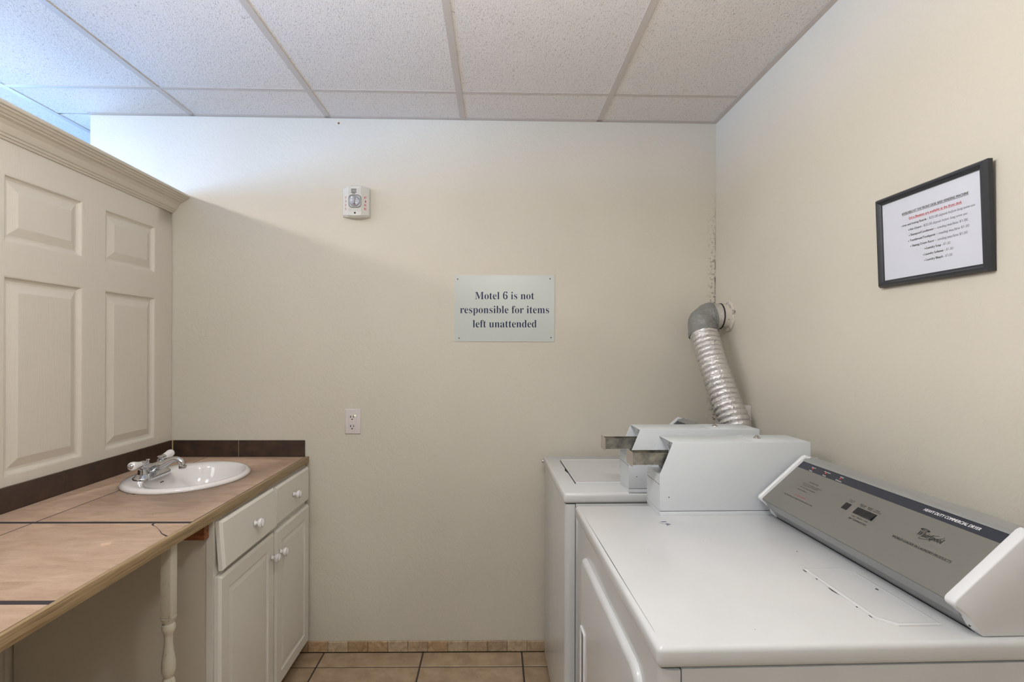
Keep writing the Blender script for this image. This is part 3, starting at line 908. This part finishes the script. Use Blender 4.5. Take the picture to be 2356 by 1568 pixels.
        gp.face([(0.0585, 0.112, HM + 0.0004), (0.0605, 0.112, HM + 0.0048), (0.0605, 0.474, HM + 0.0048), (0.0585, 0.474, HM + 0.0004)])
        gp.face([(0.0520, 0.305, HM + 0.0004), (0.0580, 0.265, HM + 0.0006), (0.0610, 0.262, HM + 0.0056), (0.0610, 0.345, HM + 0.0056), (0.0570, 0.335, HM + 0.0004)])
        gp.each('lid_gap', M_seam, lid)
        G().lathe([(0.0075, 0), (0.0085, 0.004), (0.0070, 0.010), (0.003, 0.0115)], (0.0015, 0.556, HM - 0.018), (-1, 0, 0.1), n=16).build('plug', M_chrome, T, label='small chrome plug on the top panel edge')
        lv = G().box(0.012, 0.040, Wd - 0.030, Wd - 0.012, 0.0, 0.055, 0.004, 2).box(0.012, 0.040, 0.012, 0.030, 0.0, 0.03, 0.004, 2)
        lv.each('foot', M_plast, T)
    # coin box -----------------------------------------------------------
    e = 0.0024
    prof = [(0.2257, 0.0135), (0.2253, 0.1168), (0.2628, 0.2075), (0.666, 0.2085), (0.666, 0.0135)]
    P = [(u + (0 if is_dryer else -0.009), HM + w) for u, w in prof]
    s0 = 0 if is_dryer else -0.009
    cbx = G()
    cbx.prism(P, 'y', cz0, cz0 + e, 0.0008).prism(P, 'y', cz1 - e, cz1, 0.0008)
    cbx.box(P[2][0], P[3][0], cz0 + 0.001, cz1 - 0.001, HM + 0.2070, HM + 0.2092, 0.0008)
    cbx.box(P[0][0] + 0.0006, P[0][0] + 0.003, cz0 + e, cz1 - e, HM + 0.0135, HM + 0.1163)
    cbx.box(P[3][0] - 0.003, P[3][0], cz0 + e, cz1 - e, HM + 0.0135, HM + 0.207)
    cbx.box(P[0][0] + 0.003, P[0][0] + 0.086, cz0 + e, cz1 - e, HM + 0.1135, HM + 0.1160)
    cb_o = cbx.build('coin_box', M_coin, T, angle=40)
    bx('base_band', M_coin, cb_o, P[0][0] + 0.0004, P[3][0], cz0 + 0.0004, cz1 - 0.0004, HM - 0.0005, HM + 0.0118, 0.0008)
    bx('base_seam', M_ring, cb_o, P[0][0] + 0.002, P[3][0] - 0.002, cz0 + 0.0018, cz1 - 0.0018, HM + 0.0115, HM + 0.0140)
    bx('service_lid', M_coin, cb_o, 0.503 + s0, 0.660 + s0, cz0 + 0.004, cz1 - 0.004, HM + 0.2088, HM + 0.2108, 0.0008)
    cm = (cz0 + cz1) / 2
    # recess plate with its punched holes, dark gap above
    G().prism([(0.2700 + s0, HM + 0.2045), (0.2925 + s0, HM + 0.1600), (0.2925 + s0, HM + 0.1165), (0.2950 + s0, HM + 0.1165), (0.2950 + s0, HM + 0.1610), (0.2725 + s0, HM + 0.2055)], 'y', cz0 + e, cz1 - e).build('recess_plate', M_coin, cb_o)
    RP = lambda w: 0.2695 + s0 + (0.2045 - w) * 0.0225 / 0.0445
    hl = G()
    for r in range(4):
        for c_ in range(6):
            v0 = cz0 + 0.012 + c_ * 0.0125 + (0.003 if r % 2 else 0); w0 = 0.1665 + r * 0.0062
            hl.face([(RP(w0), v0, HM + w0), (RP(w0 + 0.0042), v0 + 0.003, HM + w0 + 0.0042), (RP(w0 + 0.0042), v0 + 0.0085, HM + w0 + 0.0042), (RP(w0), v0 + 0.0055, HM + w0)])
    for v0 in (cz0 + 0.025, cz0 + 0.055):
        hl.face([(RP(0.1935), v0, HM + 0.1935), (RP(0.1985), v0, HM + 0.1985), (RP(0.1985), v0 + 0.006, HM + 0.1985), (RP(0.1935), v0 + 0.006, HM + 0.1935)])
    hl.face([(RP(0.2035), cz0 + e, HM + 0.2035), (RP(0.206), cz0 + e, HM + 0.206), (RP(0.206), cz1 - 0.02, HM + 0.206), (RP(0.2035), cz1 - 0.02, HM + 0.2035)])
    hl.each('punched_hole', M_seam, cb_o)
    dm = G().box(0.258 + s0, 0.2915 + s0, cz0 + 0.0035, cz1 - 0.012, HM + 0.118, HM + 0.160)
    dm.build('slide_mount', M_grey, cb_o)
    sl = G()
    c0, c1 = cz0 + 0.012, cz0 + 0.056
    sl.box(0.150 + s0, 0.27 + s0, c0, c0 + 0.002, HM + 0.143, HM + 0.177).box(0.150 + s0, 0.27 + s0, c1 - 0.002, c1, HM + 0.143, HM + 0.177)
    sl.box(0.150 + s0, 0.27 + s0, c0 + 0.002, c1 - 0.002, HM + 0.158, HM + 0.168)
    sl.box(0.158 + s0, 0.27 + s0, c0 - 0.0022, c0, HM + 0.1700, HM + 0.1740)
    slo = sl.build('coin_slide', M_brushed, cb_o, label='brushed steel coin slide pulled out')
    G().box(0.1465 + s0, 0.1495 + s0, c0 - 0.006, c1 + 0.006, HM + 0.139, HM + 0.1805, 0.0006, 1).build('slide_plate', M_steel_pale, cb_o)
    G().lathe([(0.0105, 0.0), (0.0100, 0.0025), (0.0068, 0.0035), (0.0064, 0.0075), (0.0045, 0.0085)], (0.540 + s0, cm, HM + 0.2106), n=18).build('lock', M_chrome, cb_o)
    bx('front_seam', M_ring, cb_o, P[0][0] + 0.0002, P[0][0] + 0.0008, cz0 + e, cz1 - e, HM + 0.0880, HM + 0.0892)
    sd = G()
    sd.lathe([(0.0019, 0), (0.0017, 0.0006)], (0.252 + s0, cz0 + 0.0002, HM + 0.053), (0, -1, 0), n=10)
    for w in (0.018, 0.027, 0.062, 0.098):
        sd.lathe([(0.0011, 0), (0.0009, 0.0006)], (P[0][0] + 0.0006, cz1 - 0.006, HM + w), (-1, 0, 0), n=8)
    sd.each('screw', M_screw, cb_o)
    # console -----------------------------------------------------------------
    al = math.radians(41.6); ca, sa = math.cos(al), math.sin(al)
    nu, nw = 0.508 + du, HM + 0.055
    def S(s, d=0.0): return (nu + s * ca - d * sa, nw + s * sa + d * ca)      # up the slope, d off the face
    bp = [(0.553 + du, HM + 0.0016), (0.536 + du, HM + 0.026), S(0.004, -0.009), S(0.006, -0.003), S(0.170, -0.003), (0.655 + du, HM + 0.172), (0.672 + du, HM + 0.150), (0.672 + du, HM + 0.0016)]
    con = G().prism(bp, 'y', cv0 + 0.016, cv1 - 0.010)
    con = con.build('console', M_lip, T, angle=40)
    G().prism([S(0.0, -0.006), S(0.0, -0.001), S(0.003, 0.0), S(0.1355, 0.0), S(0.1355, -0.004)], 'y', cv0 + 0.020, cv1 - 0.011).build('control_panel', M_panel, con, angle=30)
    G().prism([S(0.1357, -0.004), S(0.1357, -0.0006), S(0.1580, -0.0006), S(0.1580, -0.004)], 'y', cv0 + 0.020, cv1 - 0.011).build('stripe', M_stripe, con)
    G().prism([S(0.1583, -0.004), S(0.1583, 0.0006), S(0.163, 0.0022), S(0.1690, 0.0016), S(0.1725, -0.002), S(0.170, -0.010)], 'y', cv0 + 0.018, cv1 - 0.011).build('top_rail', M_lip, con, angle=50)
    G().prism([(0.534 + du, HM + 0.0275), (0.529 + du, HM + 0.0265), S(0.002, -0.0135), S(0.004, -0.0085)], 'y', cv0 + 0.018, cv1 - 0.011).build('lower_lip', M_lip, con)
    bx('shadow_gap', M_seam, con, 0.5515 + du, 0.665 + du, cv0 + 0.016, cv1 - 0.010, HM + 0.0003, HM + 0.0016)
    def cap(v0, v1, bev):
        o = [(0.5515 + du, HM + 0.0008), (0.540 + du, HM + 0.012), (0.530 + du, HM + 0.030), (0.512 + du, HM + 0.045), S(-0.006, 0.0), S(-0.003, 0.0065), S(0.004, 0.0085), S(0.168, 0.0085), S(0.176, 0.006), S(0.180, -0.004),
             (0.672 + du, HM + 0.168), (0.684 + du, HM + 0.150), (0.684 + du, HM + 0.0008)]
        return G().prism(o, 'y', v0, v1, bev).build('end_cap', M_plast, con, angle=50)
    c1_ = cap(cv0, cv0 + 0.021, 0.0028)
    cap(cv1 - 0.012, cv1, 0.003)
    if is_dryer:
        G().lathe([(0.0052, 0), (0.0048, 0.0006)], (0.5405 + du, cv0 + 0.0105, HM + 0.0185), (-0.85, 0, 0.50), n=14, sx=0.62, sy=1.3).build('screw_slot', M_grey, con)
        # printing on the panel; s up the slope, v decreasing to the reader's right
        U = (ca, 0, sa)
        def pt(v, s): q = S(s); return (q[0], v, q[1])
        k = G(); wh = G(); rd = G()
        write(wh, 'HEAVY DUTY COMMERCIAL DRYER', pt(0.2005, 0.1440), pt(0.0838, 0.1445), 0.0066, U, shear=0.25, offset=0.022, lift=0.0001); wh = sink(wh, 'white_lettering', M_white_ink, con)
        write(k, 'WORLD LEADER IN LAUNDRY PRODUCTS', pt(0.2065, 0.0615), pt(0.0765, 0.0618), 0.0054, U, shear=0.25, offset=0.012); k = sink(k, 'printed_text', M_ink, con)
        write(k, serif('Whirlpool', 'bolditalic'), pt(0.1690, 0.0885), pt(0.1155, 0.0895), 0.0112, U, fname='math', offset=0.005, capchar=serif('W', 'bolditalic'))
        k = sink(k, 'brand_lettering', M_ink, con)
        # oval maker's emblem above the word and the loop through it
        ec, es = 0.1612, 0.1042
        for i in range(24):
            a0, a1 = 2 * PI * i / 24, 2 * PI * (i + 1) / 24
            k.face([Vector(pt(ec + r_ * math.cos(a), es + q_ * math.sin(a))) + Vector((-sa, 0, ca)) * 0.0004 for r_, q_, a in ((0.0105, 0.0031, a0), (0.0105, 0.0031, a1), (0.0092, 0.0021, a1), (0.0092, 0.0021, a0))])
        write(k, 'W', pt(ec + 0.004, es - 0.0014), pt(ec - 0.004, es - 0.0014), 0.0028, U, offset=0.02)
        for sg_ in (1, -1):
            k.face([Vector(pt(ec + sg_ * q, es + r)) + Vector((-sa, 0, ca)) * 0.0004 for q, r in (((0.0098, 0.0010), (0.0045, 0.0023), (0.0045, -0.0023), (0.0098, -0.0010)) if sg_ > 0 else ((0.0098, -0.0010), (0.0045, -0.0023), (0.0045, 0.0023), (0.0098, 0.0010)))])
        k = sink(k, 'emblem', M_ink, con)
        loop = []
        for i in range(61):
            a = 2 * PI * i / 60
            lv_ = 0.0200 * math.cos(a); ls_ = 0.0048 * math.sin(a)
            loop.append((0.1400 + lv_, 0.0940 + ls_ - lv_ * 0.50))
        for i in range(60):
            if 19 < i < 27: continue
            a, b = loop[i], loop[i + 1]; t_ = Vector((b[0] - a[0], b[1] - a[1])).normalized(); q = Vector((-t_.y, t_.x)) * (0.00055 if i % 30 > 4 else 0.0004)
            fpts = [(a[0] + q.x, a[1] + q.y), (b[0] + q.x, b[1] + q.y), (b[0] - q.x, b[1] - q.y), (a[0] - q.x, a[1] - q.y)]
            k.face([Vector(pt(*p_)) + Vector((-sa, 0, ca)) * 0.0003 for p_ in fpts])
        k = sink(k, 'swoosh', M_ink, con)
        for body_, v0, v1, s, c_ in (('INSTRUCTIONS', 0.5155, 0.4800, 0.1034, 0.0032), ('1.', 0.5360, 0.5340, 0.0948, 0.0026), ('Clean lint screen before loading. Set', 0.5310, 0.4594, 0.0948, 0.0027), ('coin slide, push it in and pull out.', 0.5285, 0.4680, 0.0902, 0.0027),
                                     ('2.', 0.5360, 0.5335, 0.0816, 0.0028), ('Select Dry Temperature/Cycle.', 0.5300, 0.4680, 0.0816, 0.0028), ('3.', 0.5360, 0.5335, 0.0724, 0.0028), ('Push Start Button.', 0.5295, 0.4915, 0.0724, 0.0028),
                                     ('MACHINE WILL NOT OPERATE WHEN DOOR IS OPEN', 0.5550, 0.4378, 0.0440, 0.0030),
                                     ('PUSH TO', 0.3655, 0.3478, 0.1012, 0.0028), ('START', 0.3625, 0.3502, 0.0968, 0.0028), ('REGULAR', 0.3308, 0.3118, 0.1010, 0.0028), ('HEAVY', 0.3280, 0.3149, 0.0970, 0.0028),
                                     ('PERM', 0.3070, 0.2945, 0.1010, 0.0028), ('PRESS', 0.3065, 0.2939, 0.0972, 0.0028), ('KNITS', 0.2850, 0.2735, 0.1012, 0.0028), ('DELICATES', 0.2905, 0.2680, 0.0970, 0.0028),
                                     ('HIGH', 0.3242, 0.3145, 0.0664, 0.0026), ('MEDIUM', 0.3088, 0.2922, 0.0666, 0.0026), ('LOW', 0.2876, 0.2772, 0.0668, 0.0026), ('DRY TEMPERATURES', 0.3260, 0.2735, 0.0578, 0.0040)):
            write(k, body_, pt(v0, s), pt(v1, s), c_, U, offset=0.012); k = sink(k, 'printed_text', M_ink, con)
        write(rd, 'DO NOT OVERLOAD', pt(0.5182, 0.0534), pt(0.4756, 0.0540), 0.0028, U, offset=0.012)
        for body_, v0, v1, s in (('Regular', 0.5569, 0.5404, 0.1488), ('Heavy', 0.5554, 0.5420, 0.1370), ('Permanent', 0.5070, 0.4834, 0.1494), ('Press', 0.5015, 0.4889, 0.1374), ('Knits', 0.4477, 0.4360, 0.1502), ('Delicates', 0.4523, 0.4321, 0.1380)):
            write(wh, body_, pt(v0, s), pt(v1, s), 0.0032, U, offset=0.02, lift=0.0001); wh = sink(wh, 'white_lettering', M_white_ink, con)
        rd.build('red_lettering', M_red, con, smooth=False)
        for v, s in ((0.5493, 0.1455), (0.4974, 0.1462), (0.4428, 0.1464)):
            G().lathe([(0.0027, -0.001), (0.0026, 0.0008), (0.0015, 0.0016)], pt(v, s), (-sa, 0, ca), n=12).build('indicator', M_redlamp, con)
        def key(nm, v0, v1, s0_, s1_, h, m_):
            a, b, c_, d = S(s0_, -0.001), S(s0_, h), S(s1_, h), S(s1_, -0.001)
            return G().prism([a, b, c_, d], 'y', v1, v0).build(nm, m_, con)
        key('start_button', 0.3660, 0.3488, 0.0741, 0.0927, 0.0009, M_black)
        key('selector_well', 0.3295, 0.2728, 0.0746, 0.0932, 0.0007, M_black)
        for v0, v1, hi in ((0.3105, 0.2922, 0.0034), (0.2916, 0.2738, 0.0040)):
            a = [S(0.0752, 0.0008), S(0.0758, hi), S(0.0800, hi - 0.0008), S(0.0925, 0.0012)]
            G().prism(a, 'y', v1, v0).build('rocker', M_black, con)
            f_ = G(); q = [S(0.0751, 0.0009), S(0.0757, hi)]
            f_.face([(q[0][0] - 0.0002, v0, q[0][1]), (q[1][0] - 0.0002, v0 - 0.001, q[1][1]), (q[1][0] - 0.0002, v1 + 0.001, q[1][1]), (q[0][0] - 0.0002, v1, q[0][1])]); f_.build('rocker_face', M_grey, con)
    return T

dryer = machine('dryer', 'white coin-operated dryer nearest the camera with a grey sloped control console', 'dryer', (0.2602, 0.8086, 0.0), 0.0239, 0.735, 0.0, 0.633, 0.748, 0.012, 0.618, True)
washer = machine('washing_machine', 'white coin-operated top-loading washing machine in the back corner beside the back wall', 'washing machine', (0.2264, 1.6739, 0.0), 0.022, 0.584, -0.040, 0.0, 0.114, 0.130, 0.556, False)

# ------------------------------------------------------------------ exhaust duct
du = thing('exhaust_duct', 'crinkled foil exhaust duct rising behind the machines to the wall vent', 'duct', (0.90, 2.05, 1.0))
vy, vz = 2.172, 1.507
G().lathe([(0.067, 0.0), (0.067, 0.006), (0.064, 0.009), (0.053, 0.010), (0.0525, 0.040), (0.050, 0.041), (0.049, 0.012)], (XR, vy, vz), (-1, 0, 0), n=36).build('wall_flange', M_vent, du, label='dusty white round vent collar on the wall', fix=True)
G().tube([(XR - 0.036, vy, vz), (XR - 0.060, vy, vz), (XR - 0.085, vy - 0.001, vz - 0.001)], [0.0545, 0.055, 0.0555], 32).build('sleeve', M_foil, du)
G().tube([(XR - 0.0365, vy, vz), (XR - 0.041, vy, vz)], 0.0560, 32).build('clamp_ring', M_dark, du)
el = [(XR - 0.070, vy - 0.001, vz - 0.001), (XR - 0.092, vy - 0.002, vz - 0.006), (XR - 0.110, vy - 0.006, vz - 0.024), (XR - 0.1175, vy - 0.014, vz - 0.052), (XR - 0.1165, vy - 0.026, vz - 0.078)]
rr_ = random.Random(5)
wob = [[1 + rr_.uniform(-0.035, 0.035) for _ in range(40)] for _ in range(40)]
elp = spl(el, 4)
G().tube(elp, [0.0575 + 0.0045 * (0.5 + 0.5 * math.sin(i * 0.9)) for i in range(len(elp))], 28, rfun=lambda i, a: wob[i % 40][int(a / (2 * PI) * 28) % 40]).build('taped_elbow', M_tape, du, label='elbow wrapped in grey duct tape')
hp = spl([(0.8825, 2.147, 1.435), (0.8845, 2.128, 1.405), (0.890, 2.090, 1.335), (0.899, 2.046, 1.255), (0.912, 1.998, 1.165), (0.927, 1.955, 1.080), (0.9395, 1.925, 1.00), (0.9425, 1.905, 0.90), (0.9425, 1.90, 0.80)], 44)
Ltot = 0; cum = [0]
for a, b in zip(hp, hp[1:]): Ltot += (b - a).length; cum.append(Ltot)
pitch = 0.0215
def rib(s, th=0.0):
    x = (s / pitch) % 1.0
    return 0.0500 + 0.0070 * (abs(math.sin(PI * x)) ** 0.5)
rr_ = random.Random(11)
jit = [[rr_.uniform(-0.022, 0.022) for _ in range(30)] for _ in range(len(hp))]
G().tube(hp, [rib(c) for c in cum], 30, rfun=lambda i, a: 1 + jit[(i // 3) % len(jit)][int(round(a / (2 * PI) * 30)) % 30]).build('foil_hose', M_foil, du, angle=55, label='crinkled silver foil hose with ring ribs')

# blank cover on the right wall behind the hose
t = thing('wall_plate', 'plain white outlet cover on the right wall behind the foil duct', 'wall plate', (XR, 2.02, 1.09))
bx('cover', M_plate, t, XR - 0.024, XR, 1.972, 2.075, 0.985, 1.147, 0.004)
G().lathe([(0.003, 0), (0.0025, 0.001)], (XR - 0.024, 2.02, 1.13), (-1, 0, 0), n=10).lathe([(0.003, 0), (0.0025, 0.001)], (XR - 0.024, 2.02, 1.0), (-1, 0, 0), n=10).each('screw', M_plate, t)

# ------------------------------------------------------------------ things on the back wall
UP = (0, 0, 1)
t = thing('wall_sign', 'pale rectangular notice plate with navy serif lettering about unattended items', 'sign', (0.04, YB, 1.547))
def rrect(x0, x1, z0, z1, r, nn=5):
    pts = []
    for cx, cz, s0 in ((x1 - r, z1 - r, 0), (x0 + r, z1 - r, PI / 2), (x0 + r, z0 + r, PI), (x1 - r, z0 + r, 1.5 * PI)):
        for i in range(nn + 1):
            a = s0 + PI / 2 * i / nn; pts.append((cx + r * math.cos(a), cz + r * math.sin(a)))
    return pts
x0, x1, z0, z1 = -0.1845, 0.2660, 1.3965, 1.6970
G().prism(rrect(x0, x1, z0, z1, 0.0085), 'y', YB - 0.0032, YB - 0.0002).build('plate', M_sign, t)
g = G()
yy = YB - 0.0032
for body_, a, b, c_ in (('Motel 6 is not', (-0.0931, 1.5873), (0.1742, 1.5884), 0.0330), ('responsible for items', (-0.1601, 1.5243), (0.2415, 1.5255), 0.0330), ('left unattended', (-0.1029, 1.4606), (0.1856, 1.4616), 0.0330)):
    write(g, serif(body_), (a[0], yy, a[1]), (b[0], yy, b[1]), c_, UP, fname='math', offset=-0.003, capchar=serif('M'))
    g = sink(g, 'lettering', M_navy, t)
for a in ((-0.1715, 1.6778), (0.246, 1.6814), (-0.1647, 1.4116), (0.2507, 1.4157)):
    G().lathe([(0.0032, 0), (0.0030, 0.0010), (0.0015, 0.0016)], (a[0], yy, a[1]), (0, -1, 0), n=12).build('screw', M_screw, t)

# fire alarm strobe
t = thing('fire_alarm_strobe', 'white wall fire alarm with a clear strobe lens and red FIRE lettering', 'fire alarm', (-0.624, YB, 2.016))
bxs = [-0.684, -0.677, -0.656, -0.5945, -0.560, -0.562]
def arc(xa):      # bottom and top edges bow outwards
    f = 1 - ((xa + 0.622) / 0.063) ** 2
    return 0.010 * max(0, f)
g = G()
secs = [(-0.6860, 0.004), (-0.6850, 0.016), (-0.6795, 0.022), (-0.6570, 0.040), (-0.6530, 0.043), (-0.622, 0.044), (-0.5965, 0.043), (-0.5920, 0.040), (-0.5680, 0.021), (-0.5655, 0.016), (-0.5645, 0.004)]
cols = []
for xa, d in secs:
    h0, h1 = 1.9545 - arc(xa), 2.0785 + arc(xa)
    cols.append([(xa, YB, h0), (xa, YB - d * 0.75, h0), (xa, YB - d, h0 + 0.007), (xa, YB - d, h1 - 0.007), (xa, YB - d * 0.75, h1), (xa, YB, h1)])
vs = [[g.b.verts.new(p) for p in c_] for c_ in cols]
for a, b in zip(vs, vs[1:]):
    for i in range(5): g.b.faces.new((a[i], a[i + 1], b[i + 1], b[i]))
g.b.faces.new(vs[0]); g.b.faces.new(vs[-1][::-1])
g.build('housing', M_strobe, t, fix=True, angle=16)
fy = YB - 0.0445
g = G()
for i, zz_ in enumerate((2.0672, 2.0622, 2.0568, 2.0520, 2.0474)):
    w_ = 0.0118 if i < 4 else 0.0070
    g.face([(-0.6285 - w_, fy, zz_), (-0.6285 + w_, fy, zz_), (-0.6285 + w_, fy, zz_ + 0.0024), (-0.6285 - w_, fy, zz_ + 0.0024)])
g.lathe([(0.0042, 0), (0.0040, 0.0006)], (-0.6235, fy + 0.0003, 1.9632), (0, -1, 0), n=14)
g.each('sound_slot', M_dark, t)
g = G()
for zz_ in [2.0745, 2.0720, 2.0645, 2.0595, 2.0545, 2.0495, 1.9815, 1.9775, 1.9735, 1.9695]:
    for a, b in ((-0.6515, -0.6425), (-0.6145, -0.598)) if zz_ > 2.0 else ((-0.6515, -0.598),):
        g.box(a, b, fy - 0.0006, fy + 0.0004, zz_, zz_ + 0.0014)
g.each('grille_rib', M_strobe, t)
g = G()
def sq(hx, hz, d): return [(p[0], YB - d, p[1]) for p in rrect(-0.6235 - hx, -0.6235 + hx, 2.0145 - hz, 2.0145 + hz, min(hx, hz) * 0.55, 4)]
g.rings([sq(0.0285, 0.0290, 0.0425), sq(0.0285, 0.0290, 0.0475), sq(0.0255, 0.026, 0.0495), sq(0.0245, 0.025, 0.047)])
lb = g.build('lens_bezel', M_grey, t, fix=True)
lb.data.materials[0] = M_lip
G().lathe([(0.0235, 0.046), (0.0230, 0.052), (0.0200, 0.062), (0.0120, 0.0675), (0.003, 0.069)], (-0.6235, YB, 2.0145), (0, -1, 0), n=20).build('strobe_lens', M_lens, t, fix=True, angle=60)
G().lathe([(0.0215, 0.0472), (0.0170, 0.0476), (0.0100, 0.051)], (-0.6235, YB, 2.0145), (0, -1, 0), n=20).lathe([(0.0035, -0.014), (0.0035, 0.014)], (-0.6235, YB - 0.055, 2.0145), (0, 0, 1), n=10).build('reflector', M_chrome, t)
g = G()
for i, ch in enumerate('FIRE'):
    zz_ = 2.0285 - i * 0.0166
    for xa, d0, d1, wdt in ((-0.5800, 0.0320, 0.0252, 0.0082), (-0.6660, 0.0325, 0.0375, 0.0060)):
        w2 = wdt * (0.45 if ch == 'I' else 1.0) / 2
        # letters lie on the slanted side faces
        sl_ = (0.040 - 0.021) / (0.592 - 0.568) if xa > -0.62 else -(0.040 - 0.022) / (0.6795 - 0.657)
        ybase = lambda x_: YB - ((0.021 + (-0.5680 - x_) * (0.019 / 0.024)) if x_ > -0.62 else (0.022 + (x_ + 0.6795) * (0.018 / 0.0225))) - 0.0004
        write(g, ch, (xa - w2, ybase(xa - w2), zz_), (xa + w2, ybase(xa + w2), zz_), 0.0092, UP, offset=0.012, lift=0.0003)
        g = sink(g, 'lettering', M_red, t)

# wall outlet
t = thing('wall_outlet', 'white double power outlet with a glowing green light on the back wall', 'outlet', (-0.641, YB, 1.036))
G().panel(lambda a, b, d: (a, YB - d, b), -0.6755, -0.6062, 0.9795, 1.0915, [(0, 0.0), (0, 0.0035), (0.0028, 0.0062), (0.004, 0.0065)]).build('cover_plate', M_plate, t, fix=True)
bx('receptacle', M_plate, t, -0.6580, -0.6240, 1.0015, 1.0690, YB - 0.0085, YB - 0.0060, 0.0008) if False else G().box(-0.6580, -0.6240, YB - 0.0085, YB - 0.0060, 1.0015, 1.0690, 0.0008, 1).build('receptacle', M_plate, t)
g = G()
fy = YB - 0.0087
for zc in (1.0572, 1.0155):
    for xa, w_, h_ in ((-0.6492, 0.0018, 0.0045), (-0.6362, 0.0014, 0.0042)):
        g.face([(xa - w_, fy, zc - h_), (xa + w_, fy, zc - h_), (xa + w_, fy, zc + h_), (xa - w_, fy, zc + h_)])
    g.lathe([(0.0031, 0), (0.0030, 0.0002)], (-0.6428, fy + 0.0001, zc - 0.0115), (0, -1, 0), n=14)
g.each('socket_hole', M_dark, t)
g = G()
for zc in (1.0372, 1.0272): g.box(-0.6505, -0.6355, fy - 0.001, fy + 0.001, zc - 0.0032, zc + 0.0032, 0.0006, 1)
g.each('test_button', M_plate, t)
M_led = mat('green_led', (214, 255, 170), 0.3, emit=2.5)
G().lathe([(0.0020, 0), (0.0018, 0.0008)], (-0.6296, fy, 1.0622), (0, -1, 0), n=12).build('indicator_light', M_led, t)
for zc in (1.0825, 0.9865): G().lathe([(0.0026, 0), (0.0022, 0.0006)], (-0.6428, YB - 0.0064, zc), (0, -1, 0), n=12).build('screw', M_plate, t)

# ------------------------------------------------------------------ framed notice on the right wall
fr = thing('framed_notice', 'black framed printed notice on the right wall above the dryer', 'picture frame', (XR, 1.152, 1.525))
fr.rotation_euler = (0, math.radians(-2.3), 0)      # hangs forward at the top
y0, y1, z0, z1 = 1.0025, 1.2985, 1.5255, 1.7500
fb = 0.0165
g = G()
def fl(ins, d): return [(XR - d, y0 + ins, z0 + ins), (XR - d, y1 - ins, z0 + ins), (XR - d, y1 - ins, z1 - ins), (XR - d, y0 + ins, z1 - ins)]
g.rings([fl(0, 0.0), fl(0, 0.010), fl(0.004, 0.0165), (fl(0.009, 0.0175)), fl(0.012, 0.0135), fl(fb, 0.0115), fl(fb, 0.006)], close_last=False)
g.build('frame', M_frame, fr, fix=True, angle=20)
bx('paper', M_paper, fr, XR - 0.0085, XR - 0.004, y0 + fb - 0.001, y1 - fb + 0.001, z0 + fb - 0.001, z1 - fb + 0.001)
bx('glass', M_glass, fr, XR - 0.0108, XR - 0.0098, y0 + fb, y1 - fb, z0 + fb, z1 - fb)
px_ = XR - 0.0085
k = G(); rd = G(); gr = G()
def wl(g_, txt, ya, yb, z, c_, **kw):
    write(g_, txt, (px_, ya, z), (px_, yb, z), c_, UP, **kw)
wl(k, 'AVAILABLE AT THE FRONT DESK AND VENDING MACHINE', 1.2210, 1.0470, 1.6925, 0.0052, offset=0.022)
rule(k, (px_, 1.2210, 1.6908), (px_, 1.0470, 1.6908), 0.0007, UP)
k = sink(k, 'black_lettering', M_ink, fr)
wl(rd, 'Extra Blankets are available at the front desk', 1.2005, 1.0630, 1.6780, 0.0052, offset=0.022)
rule(rd, (px_, 1.2005, 1.6764), (px_, 1.0630, 1.6764), 0.0006, UP)
for (z, bu, a, b, txt, c_, d, txt2) in (
        (1.6642, 1.2224, 1.2188, 1.1478, 'Iron and Ironing Boards -', 1.1444, 1.0335, '$20.00 deposit before long term use'),
        (1.6510, 1.2024, 1.1992, 1.1622, 'Hair Dryers -', 1.1600, 1.0515, '$20.00 deposit before long term use'),
        (1.6378, 1.2015, 1.1977, 1.1275, 'Shampoo/Conditioner \u2013', 1.1250, 1.0513, 'vending machine $1.00'),
        (1.6246, 1.2043, 1.1999, 1.1245, 'Toothbrush/Toothpaste \u2013', 1.1220, 1.0482, 'vending machine $1.00'),
        (1.6114, 1.1985, 1.1944, 1.1280, 'Shaving Cream Razor \u2013', 1.1255, 1.0526, 'vending machine $1.00'),
        (1.5980, 1.1590, 1.1557, 1.1125, 'Laundry Soap -', 1.1105, 1.0934, '$1.00'),
        (1.5848, 1.1636, 1.1598, 1.1062, 'Laundry Softener -', 1.1040, 1.0874, '$1.00'),
        (1.5716, 1.1608, 1.1567, 1.1086, 'Laundry Bleach -', 1.1065, 1.0897, '$1.00')):
    wl(k, txt, a, b, z, 0.0050, offset=0.020)
    wl(gr, serif(txt2, 'italic'), c_, d, z, 0.0052, fname='math', offset=0.004, shear=0.0, capchar='H')
    k.lathe([(0.0011, 0), (0.0010, 0.0003)], (px_ - 0.0001, bu, z + 0.0018), (-1, 0, 0), n=10)
    k = sink(k, 'black_lettering', M_ink, fr); gr = sink(gr, 'grey_lettering', M_inkgrey, fr)
rd.build('red_lettering', M_red, fr, smooth=False)
